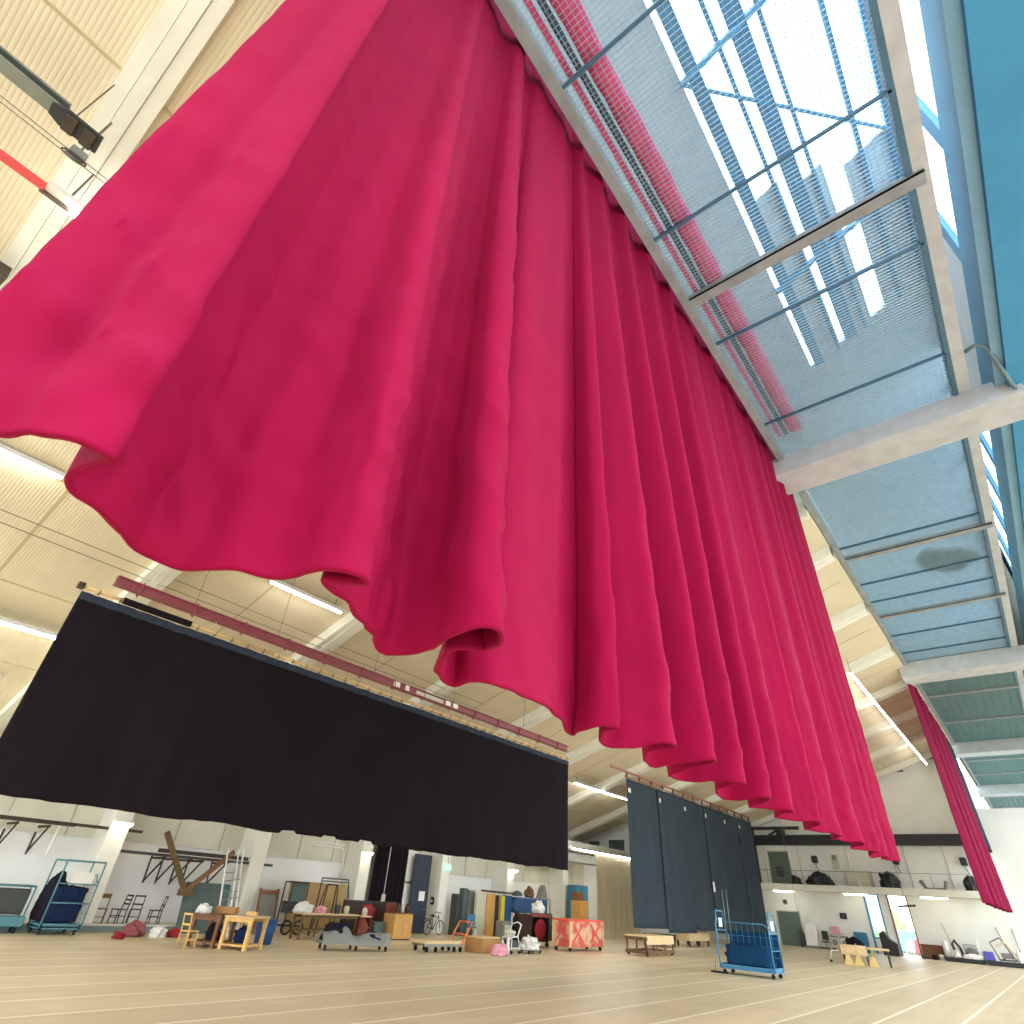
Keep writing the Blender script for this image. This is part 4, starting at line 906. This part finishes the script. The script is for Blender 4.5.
tag(MB().heap((-24.2, 33.9, 0), .9, 1., 1.1, 15, .35).build('grey_sack', 'darkgrey'), 'dark grey covered heap below the blue tarpaulin shelf', 'heap')
t = thing('push_bike', 'dark bicycle under the blue tarpaulin shelf', 'bicycle', (-23.6, 33.0, 0))
for y in (-.5, .5): MB().ring((0, y, .34), (1, 0, 0), .32, .03, 24, 6).build('wheel', 'rubber', t)
mb = MB()
for a, b_ in (((0, -.5, .34), (0, -.2, .85)), ((0, -.2, .85), (0, .35, .85)), ((0, .35, .9), (0, .5, .34)), ((0, -.1, .3), (0, .35, .85)), ((0, -.5, .34), (0, -.1, .3)), ((-.25, .3, 1.0), (.25, .3, 1.0))): mb.path([a, b_], .02, 6)
mb.build('frame', 'blacksteel', t)
t = thing('red_disc', 'round red orange disc leaning behind the dark red cart', 'disc', (-22.0, 28.8, 0))
MB().cyl((0, 0, .62), (1, 0, .12), .45, .12, 28).build('disc', 'redorange', t); MB().ring((.02, 0, .62), (1, 0, .12), .44, .05, 28, 6).build('rim', 'redorange', t); B(-.1, .1, -.3, .3, 0, .2).build('foot', 'blacksteel', t); B(-.05, .05, -.1, .1, 1.0, 1.3).build('yellow_tip', 'yellow', t)
# dark red cart and the crossed crate
t = thing('red_cart', 'dark red brown cart with a crimson disc on its side', 'cart', (-21.0, 28.0, 0))
mb = MB(); mb.box(-.45, .45, -.75, .75, 1.2, 1.3); mb.box(-.45, -.4, -.75, .75, .35, 1.2); mb.box(-.45, .45, .7, .75, .2, 1.2); mb.box(-.45, .45, -.75, -.7, .2, 1.2); mb.box(-.45, .45, -.75, .75, .3, .36); mb.build('case', 'dkbrown', t)
MB().cyl((.44, 0, .72), (1, 0, 0), .42, .1, 28).build('round_bag', 'crimsonpaint', t); B(.38, .5, -.75, .75, 1.22, 1.36).build('top_rail', 'redwood', t)
for sx in (-.38, .38):
    for sy in (-.68, .68): caster(t, sx, sy, .1)
tag(MB().heap((-21.0, 28.4, 1.37), .6, .7, .5, 9, .3).build('white_cloth', 'whitecloth'), 'white cloth heap on top of the dark red cart', 'cloth')
t = thing('crossed_crate', 'big wooden crate on casters painted with red crosses', 'crate', (-19.1, 29.25, 0))
B(-.5, .5, -1.5, 1.5, .16, 1.2, bev=.02).build('body', 'crate', t); mb = MB(); mb.box(-.53, .53, -1.53, 1.53, 1.17, 1.24); mb.build('top_rim', 'redorange', t)
mb = MB()
for x in (-.5, .5):
    for y in (-1.5, 1.5): mb.box(x - .03, x + .03, y - .03, y + .03, .14, 1.17)
mb.build('corner_post', 'palewood', t)
mb = MB()
for c in (-.8, .75):
    mb.bar((.515, c - .45, .35), (.515, c + .45, 1.05), .02, .1); mb.bar((.518, c - .45, 1.05), (.518, c + .45, .35), .02, .1)
mb.bar((-.35, -1.515, .35), (.35, -1.515, 1.05), .02, .1, (0, 1, 0)); mb.bar((-.35, -1.518, 1.05), (.35, -1.518, .35), .02, .1, (0, 1, 0)); mb.build('painted_cross', 'redpaint', t)
for sx in (-.4, .4):
    for sy in (-1.35, 1.35): caster(t, sx, sy, .08)
# mezzanine edge, plastic curtain, lockers
struct(B(XW, -24.61, 38.0, 45.95, 5.0, 5.34), 'trim_70', 'rib'); struct(B(-24.6, -24.3, 33.5, 55, 5.0, 5.35), 'trim_71', 'rib')
struct(B(XW, -24.5, 55, 55.2, 0, 5.1), 'wall_mezzanine', 'wall'); struct(B(XW - .3, XW, 46, 62, 0, 6.4), 'wall_side', 'wall')
t = thing('strip_lamp', 'bright strip lamp along the mezzanine edge above the plastic sheet', 'lamp', (-24.25, 36.5, 4.9)); B(-.06, .08, 0, 14, .03, .1).build('housing', 'lamphouse', t); MB().cyl((0, 7, 0), (0, 1, 0), .05, 14, 10).build('tube', 'tube', t)
def pc(u, v):
    y = 39.3 + 6.0 * u; z = .03 + 4.8 * v; a = .1 * noise.noise(Vector((y * 1.2, z * .2, 1))) + .05 * noise.noise(Vector((y * 4, z * .5, 7)))
    return (-24.2 + a, y, z + (-.35 * exp(-((y - 42.6) / .5) ** 2) if v > .99 else 0))
t = tag(MB().grid(pc, 90, 40).build('plastic_curtain', 'curtainplastic'), 'milky plastic sheet hung from the mezzanine edge beside the drapes', 'sheet'); solid(t, .008)
t = thing('blue_locker', 'tall blue locker under the mezzanine left of the plastic sheet', 'locker', (-27.6, 42.2, 0))
B(-.4, .4, -.8, .8, 0, 3.0, bev=.02).build('body', 'bluelocker', t)
for y in (-.77, .02): d = B(.4, .42, y, y + .75, .1, 2.9).build('door', 'bluelocker', t); B(.42, .45, y + .08, y + .12, 1.3, 1.5).build('handle', 'steel', d)
t = thing('tan_cupboard', 'tan wooden cupboard in front of the tall blue locker', 'cupboard', (-26.3, 40.4, 0))
B(-.35, .35, -.55, .55, 0, 2.05, bev=.02).build('body', 'tanwood', t); B(.35, .37, -.5, .0, .1, 1.95).build('door', 'tanwood', t); B(.35, .37, .02, .52, .1, 1.95).build('door', 'tanwood', t)
tag(B(-.3, .3, -.45, .2, 0, .5, bev=.02).build('brown_case', 'brownwood', None, (-26.3, 40.3, 2.05)), 'brown case standing on the tan cupboard', 'case')
t = thing('air_duct', 'grey ventilation duct under the mezzanine floor', 'duct', (-26.8, 41.5, 4.35)); B(-.35, .35, -2.5, 3, 0, .55, bev=.04).build('duct', 'grey', t); B(-.33, .33, -2.52, -2.5, .05, .5).build('grille', 'blacksteel', t); MB().box(-.3, -.25, -2, -1.95, .55, .66).box(.25, .3, 1.95, 2, .55, .66).build('hanger', 'steel', t)
struct(B(-28.9, -27.9, 45.96, 46, 5.6, 6.2), 'window_4', 'greenpanel'); struct(B(-27.0, -25.6, 45.96, 46, 5.55, 6.3), 'window_5', 'greenpanel')
# wooden frame platform
t = thing('platform_crate', 'low open timber platform standing before the first dark drape', 'platform', (-16.55, 31.85, 0))
mb = MB(); mb.box(-.6, .6, -1.45, 1.45, .74, .8); mb.build('top', 'palewood', t)
mb = MB(); mb.box(.56, .6, -1.45, 1.45, .46, .74); mb.build('side_panel', 'palewood', t)
for x in (-.56, .52):
    for y in (-1.4, -.45, .5, 1.36): B(x, x + .06, y, y + .08, .05, .74).build('leg', 'brownwood', t)
mb = MB(); mb.box(-.6, -.54, -1.45, 1.45, .12, .22); mb.box(.53, .6, -1.45, 1.45, .1, .22); mb.box(-.6, .6, -1.45, -1.38, .1, .2); mb.box(-.6, .6, 1.38, 1.45, .1, .2); mb.box(-.6, .6, -1.45, -1.4, .6, .74); mb.build('rail', 'oldwood', t)
for sx in (-.5, .5):
    for sy in (-1.3, 1.3): caster(t, sx, sy, .05)
t = thing('low_platform', 'low pale stage platform half hidden under the dark drapes', 'platform', (-19.9, 44.5, 0)); B(-.5, .5, -1.6, 1.6, .3, .75).build('top', 'palewood', t)
for sx in (-.4, .4):
    for sy in (-1.5, 0, 1.5): B(sx - .05, sx + .05, sy - .05, sy + .05, 0, .3).build('leg', 'darkwood', t)
t = thing('dark_platform', 'low dark platform under the second dark drape', 'platform', (-20.2, 40.2, 0)); B(-.5, .5, -1.3, 1.3, .25, .62).build('top', 'darkgrey', t)
for sx in (-.4, .4):
    for sy in (-1.2, 1.2): B(sx - .05, sx + .05, sy - .05, sy + .05, 0, .25).build('leg', 'darkwood', t)

# ---------------------------------------------------------------- end wall
t = thing('white_board', 'white board leaning on a low dark dolly beside the lower green door', 'board', (-16.75, 60.6, 0))
MB().prism([(-.12, .16), (-.07, .16), (.48, 1.6), (.43, 1.6)], 'x', -.42, .42).build('panel', 'white', t); B(-.6, .7, -.4, .6, .05, .14).build('dolly', 'grey', t)
for x in (-.5, .6): caster(t, x, 0, .035)
tag(MB().heap((-17.62, 61.2, 0), .4, .6, 1.2, 3, .25).build('dark_bag', 'darkgrey'), 'dark bag standing between the green door and the white board', 'bag')
t = thing('rolled_paper', 'tall pale roll standing behind the white board', 'roll', (-16.9, 61.75, 0)); MB().path([(0, 0, 0), (-.1, .1, 2.2)], .13, 14).build('roll', 'white', t)
t = thing('office_chair', 'dark office chair beside the white board at the end wall', 'chair', (-15.75, 60.7, 0))
B(-.25, .25, -.25, .25, .45, .53, bev=.03).build('seat', 'blacksteel', t); B(-.24, .24, .22, .29, .6, 1.2, bev=.03).build('backrest', 'blacksteel', t); MB().cyl((0, 0, .25), (0, 0, 1), .03, .4).build('column', 'steel', t)
mb = MB()
for k in range(5): mb.bar((0, 0, .1), (.3 * cos(k * 1.257), .3 * sin(k * 1.257), .05), .05, .05)
mb.build('star_base', 'blacksteel', t)
for i, (x, m_) in enumerate(((-15.05, 'offwhite'), (-14.3, 'white'))):
    t = thing('washing_machine', ('pale cream', 'white')[i] + ' appliance in the pair at the end wall below the gallery', 'appliance', (x, 61.2, 0))
    B(-.34, .34, -.4, .4, .12, 1.0, bev=.03).build('body', m_, t); MB().cyl((0, -.41, .5), (0, 1, 0), .2, .03, 20).build('porthole', 'grey', t); B(-.3, .3, -.42, -.4, .82, .95).build('control_panel', 'grey', t)
    for s in (-.28, .28): B(s - .05, s + .05, -.35, .35, 0, .12).build('foot', 'rubber', t)
tag(B(-.3, .25, -.25, .25, 0, .55, bev=.02).build('pink_box', 'pinkcloth', None, (-14.95, 61.2, 1.0)), 'pale pink box standing on the cream appliance', 'box')
tag(MB().heap((-14.3, 61.2, 1.0), .5, .5, .2, 2).build('cloth', 'whitecloth'), 'small white cloth lying on the white appliance', 'cloth')
t = thing('switch_box', 'dark switch box on the end wall above the appliances', 'box', (-14.25, 61.95, 2.1)); B(-.25, .25, -.1, .05, 0, .4, bev=.02).build('case', 'blacksteel', t); B(-.03, .03, -.14, -.1, .12, .28).build('lever', 'grey', t)
t = thing('wall_speaker', 'small round grey loudspeaker on the end wall above the lower green door', 'speaker', (-18.75, 61.97, 3.05)); MB().cyl((0, 0, 0), (0, 1, 0), .2, .06, 20).build('case', 'grey', t); MB().cyl((0, -.035, 0), (0, 1, 0), .14, .02, 20).build('grille', 'darkgrey', t)
# table of brooms
t = thing('broom_table', 'small pale timber table with brooms on the open floor before the door', 'table', (-9.55, 43.2, 0), radians(12))
B(-.9, .4, -.5, .5, .42, .85, bev=.01).build('box_top', 'palewood', t); B(.45, 1.5, -.5, .6, .72, .8).build('side_leaf', 'palewood', t)
for x in (-.8, -.1, .35, 1.4):
    for y in (-.42, .42): B(x - .04, x + .04, y - .04, y + .04, 0, .45 if x < .4 else .72).build('leg', 'darkwood', t)
MB().path([(-1.5, -.3, .12), (-1.4, -.3, .55), (-.9, -.3, .55)], .03, 8).build('push_bar', 'white', t); MB().cyl((-1.5, -.3, .07), (0, 1, 0), .07, .05).build('wheel', 'rubber', t)
for i, (x, l) in enumerate(((-.45, 'first straw broom head before the broom table, nearest the push bar'), (.05, 'second straw broom head before the broom table'), (.75, 'straw broom head leaning under the side leaf of the broom table'))):
    b_ = thing('broom', l, 'broom', (-9.55 + x * .98, 42.5 + x * .2, 0), 0, 'brooms at the small table')
    MB().prism([(-.24, 0), (.24, 0), (.07, .42), (-.07, .42)], 'y', -.06, .06).build('bristles', 'straw', b_); MB().path([(0, 0, .4), (0, .05, .95)], .018, 6).build('handle', 'yellowwood', b_)
tag(MB().heap((-12.9, 57.5, 0), 1.3, 1., .95, 3, .3).build('plum_bundle', 'darkcloth'), 'dark plum bundle on the floor behind the broom table', 'bundle')
tag(MB().prism([(-.55, 0), (.5, 0), (.55, .75), (.1, 1.0), (-.25, 1.5), (-.55, 1.3)], 'y', -.35, .35).build('black_case', 'blacksteel', None, (-11.0, 60.3, 0)), 'slanted black case standing before the doorway', 'case')
tag(B(-.45, .45, -.3, .3, 0, 1.3, bev=.05).build('blue_drum', 'bluelocker', None, (-13.0, 60.6, 0)), 'blue container standing beside the glazed door', 'container')
t = thing('brown_bench', 'red brown bench chest against the end wall right of the doorway', 'bench', (-8.4, 61.3, 0)); B(-.7, .7, -.35, .35, 0, .8, bev=.02).build('chest', 'brownwood', t); B(-.74, .74, -.4, .38, .8, .86).build('lid', 'redwood', t); B(.55, .74, -.42, -.3, .1, .82).build('side_post', 'redwood', t)
for i, (x, m, h_) in enumerate(((-9.0, 'darkgrey', .22), (-8.3, 'rubber', .3), (-7.85, 'white', .34))):
    tag(MB().lathe([(0, 0), (.14, 0), (.17, h_), (.14, h_), (.12, .03), (0, .03)], 14).build('bucket', m, None, (x, 60.3, 0)), ('dark grey', 'black', 'white')[i] + ' bucket on the floor before the red brown bench', 'bucket', 'buckets before the bench')
for i, (xa, xb_) in enumerate(((-7.65, -5.3), (-5.2, -3.0))):
    t = thing('low_plinth', ('low dark plinth carrying white pots beside the bench', 'low dark plinth carrying the tilted grey frame')[i], 'plinth', ((xa + xb_) / 2, 60.3, 0)); w_ = (xb_ - xa) / 2
    B(-w_, w_, -.6, .6, .04, .26).build('slab', 'blacksteel', t); B(-w_ + .1, w_ - .1, -.5, .5, 0, .04).build('foot', 'rubber', t)
zp = .26
tag(MB().lathe([(0, 0), (.2, 0), (.2, .8), (.1, .95), (0, .95)], 16).build('white_drum', 'white', None, (-7.4, 60.2, zp)), 'tall white drum at the start of the low dark plinth', 'drum')
t = thing('black_tube_stand', 'dark bent tube with a thin rod on the low dark plinth', 'stand', (-6.85, 60.3, zp + .06)); MB().path([(0, 0, .0), (-.12, 0, .7), (.05, 0, .95), (.3, 0, .5), (.38, 0, 0)], .09, 10).build('tube', 'darkgrey', t); MB().path([(-.12, 0, .6), (-.42, .1, 1.9)], .025, 6).build('rod', 'rust', t)
tag(MB().heap((-6.85, 59.9, zp), .4, .35, .4, 3).build('white_pot', 'whitecloth'), 'white lump before the dark bent tube', 'pot')
t = thing('wire_basket', 'grey wire basket on the low dark plinth', 'basket', (-5.95, 60.4, zp)); mb = MB()
for k in range(9): mb.path([(-.35 + k * .0875, -.25, .05), (-.4 + k * .1, -.3, .8)], .012, 5); mb.path([(-.35 + k * .0875, .25, .05), (-.4 + k * .1, .3, .8)], .012, 5)
for z in (.05, .3, .55, .8): mb.path([(-.38, -.28, z), (.38, -.28, z), (.38, .28, z), (-.38, .28, z), (-.38, -.28, z)], .012, 5)
mb.build('wires', 'grey', t); MB().heap((0, 0, .05), .65, .5, .6, 4).build('contents', 'grey', t)
tag(MB().heap((-5.9, 59.85, zp), 1.1, .3, .28, 8).build('white_pots', 'white'), 'white bundle lying before the wire basket', 'bundle')
tag(MB().prism([(-.1, 0), (.14, 0), (.02, 1.25), (-.1, 1.25)], 'y', -.25, .25).build('white_slab', 'white', None, (-5.42, 60.5, zp)), 'tall white slab standing between the basket and the violet box', 'slab')
tag(B(-.28, .28, -.3, .3, 0, .5, bev=.04).build('violet_box', 'purple', None, (-4.95, 60.3, zp)), 'violet blue plastic box on the low dark plinth', 'box')
t = thing('tilted_frame', 'tilted grey metal frame with pale boards on the second plinth', 'frame', (-3.92, 60.2, zp + .04))
mb = MB(); mb.bar((-.45, 0, .0), (-.75, 0, 1.0), .06, .06); mb.bar((-.75, 0, 1.0), (-.1, 0, 1.3), .06, .06); mb.bar((-.1, 0, 1.3), (.45, 0, .1), .1, .06); mb.bar((-.45, 0, .05), (.5, 0, .05), .06, .08); mb.bar((-.4, .4, .0), (.4, .4, .5), .06, .06); mb.build('frame', 'darkgrey', t)
B(-.3, .35, -.2, .25, .15, .45, bev=.03).build('drum', 'grey', t); MB().bar((-.5, -.05, .8), (.1, -.05, 1.05), .3, .12).build('pale_board', 'offwhite', t); MB().bar((.0, .2, 1.2), (.5, .2, .3), .2, .08).build('pale_board', 'palewood', t)
tag(MB().heap((-3.2, 59.9, zp), .34, .5, .7, 6).build('pale_blue_bundle', 'whitecloth'), 'pale bundle at the end of the second plinth', 'bundle')
for i, x in enumerate((-3.6, -3.15)): tag(MB().path([(x, 61.6, 0), (x - .55 + i * .5, 61.85, 2.2)], .03, 6).build('pale_rod', 'grey'), ('slanting', 'upright')[i] + ' thin rod leaning on the end wall behind the plinths', 'rod')
# gallery clutter (floor of the gallery at z 4.18)
zg = 4.18
t = thing('gallery_railing', 'thin wire railing along the front of the gallery', 'railing', (-12, 60.15, zg))
MB().path([(-11.5, 0, 1.15), (7.6, 0, 1.15)], .02, 6).build('top_wire', 'wire', t)
for x in (-11.4, -7, -4.9, -2.2, .8, 2.3, 5, 7.5): MB().path([(x, 0, 0), (x, 0, 1.15)], .02, 6).build('post', 'wire', t)
for (nm, l, x, w_, d_, h_, m, sd) in (('dark_bundle', 'dark bundle on the gallery beside the upper green door', -17.15, .8, .9, .75, 'blacksteel', 1), ('dark_machine', 'low dark machine heap in the middle of the gallery', -15.2, 1.9, 1.0, 1.0, 'blacksteel', 2), ('round_machine', 'round dark machine on the gallery above the doorway', -10.0, 1.4, 1.1, 1.15, 'blacksteel', 3), ('black_machine', 'tall dark machine on the gallery left of the smaller red curtain', -4.6, .9, .8, 1.2, 'blacksteel', 4)):
    tag(MB().heap((x, 61, zg), w_, d_, h_, sd, .45).build(nm, m), l, 'machine')
t = thing('pale_crate', 'wide pale green crate on the gallery above the doorway', 'crate', (-12.2, 61.2, zg)); B(-.95, .95, -.4, .4, 0, 1.25, bev=.02).build('body', 'offwhite', t); B(-.03, .03, -.42, -.4, .05, 1.2).build('batten', 'wallup', t); B(-.9, .9, -.42, -.4, .56, .64).build('batten', 'wallup', t)
for i, (x, l) in enumerate(((-15.5, 'dark spotlight on the gallery wall above the low machine'), (-9.3, 'dark spotlight on the gallery wall above the round machine'), (-4.7, 'dark spotlight on the gallery wall near the smaller red curtain'))):
    t = thing('spotlight', l, 'spotlight', (x, 61.75, 6.2), 0, 'spotlights on the gallery wall'); B(-.2, .25, -.25, .15, -.2, .35, bev=.06).build('body', 'blacksteel', t); MB().bar((0, .0, -.2), (.15, .1, -.8), .05, .05).build('bracket', 'grey', t); MB().bar((0, .0, .1), (0, .26, .1), .05, .05).build('mount', 'grey', t)
t = thing('fuse_box', 'pale fuse box with a dark cap on the gallery wall', 'box', (-13.85, 61.87, 5.6)); B(-.25, .25, -.1, .1, 0, 1.05, bev=.02).build('case', 'offwhite', t); B(-.18, .12, -.12, -.1, .65, 1.0).build('cap', 'grey', t)
tag(MB().path([(-7.9, 61.2, zg + .75), (-7.6, 61.2, zg + .2), (-7.0, 61.2, zg + .15), (-6.4, 61.2, zg + .2), (-6.2, 61.2, zg + .75)], .13, 8).build('grey_sling', 'grey'), 'grey curved sling lying on the gallery', 'sling')
tag(MB().path([(-12.0, 60.4, zg), (-12.25, 60.5, zg + .6)], .05, 6).build('white_stick', 'white'), 'short white stick leaning on the pale crate', 'stick')
t = thing('hanging_bar', 'short dark bar hanging on two thin wires before the doorway', 'bar', (-6.85, 45, 2.85)); MB().bar((-.45, 0, -.03), (.45, 0, .05), .1, .1).build('bar', 'darkwood', t); MB().path([(0, 0, .05), (-.1, 0, 10.0)], .012, 5).build('wire', 'wire', t)
tag(MB().path([(-13.0, 45, 10.9), (-12.95, 45, .5)], .012, 5).build('hanging_wire', 'wire'), 'thin wire hanging beside the lower tip of the large red curtain', 'wire')
# yard seen through the door
tag(B(-1.5, 1.5, -.3, .3, 0, 1.6, bev=.1).build('blue_bin', 'blueout', None, (-10.6, 70, 0)), 'overexposed blue container in the yard outside the doorway', 'container')
tag(MB().heap((-10.1, 67, 0), .7, .7, 1., 3).build('red_bundle', 'redflower'), 'small red bundle on the ground outside the doorway', 'bundle')
tag(MB().heap((-11.0, 68.0, 0), .6, .9, .8, 5).build('white_bundle', 'whitecloth'), 'white bundle on the ground outside the doorway', 'bundle')
tag(MB().heap((-15.5, 76, 0), 7, 3, 3.6, 5, .5, 40, 24).build('shrub', 'hedge'), 'green shrub in the yard seen through the glazed door', 'shrub')
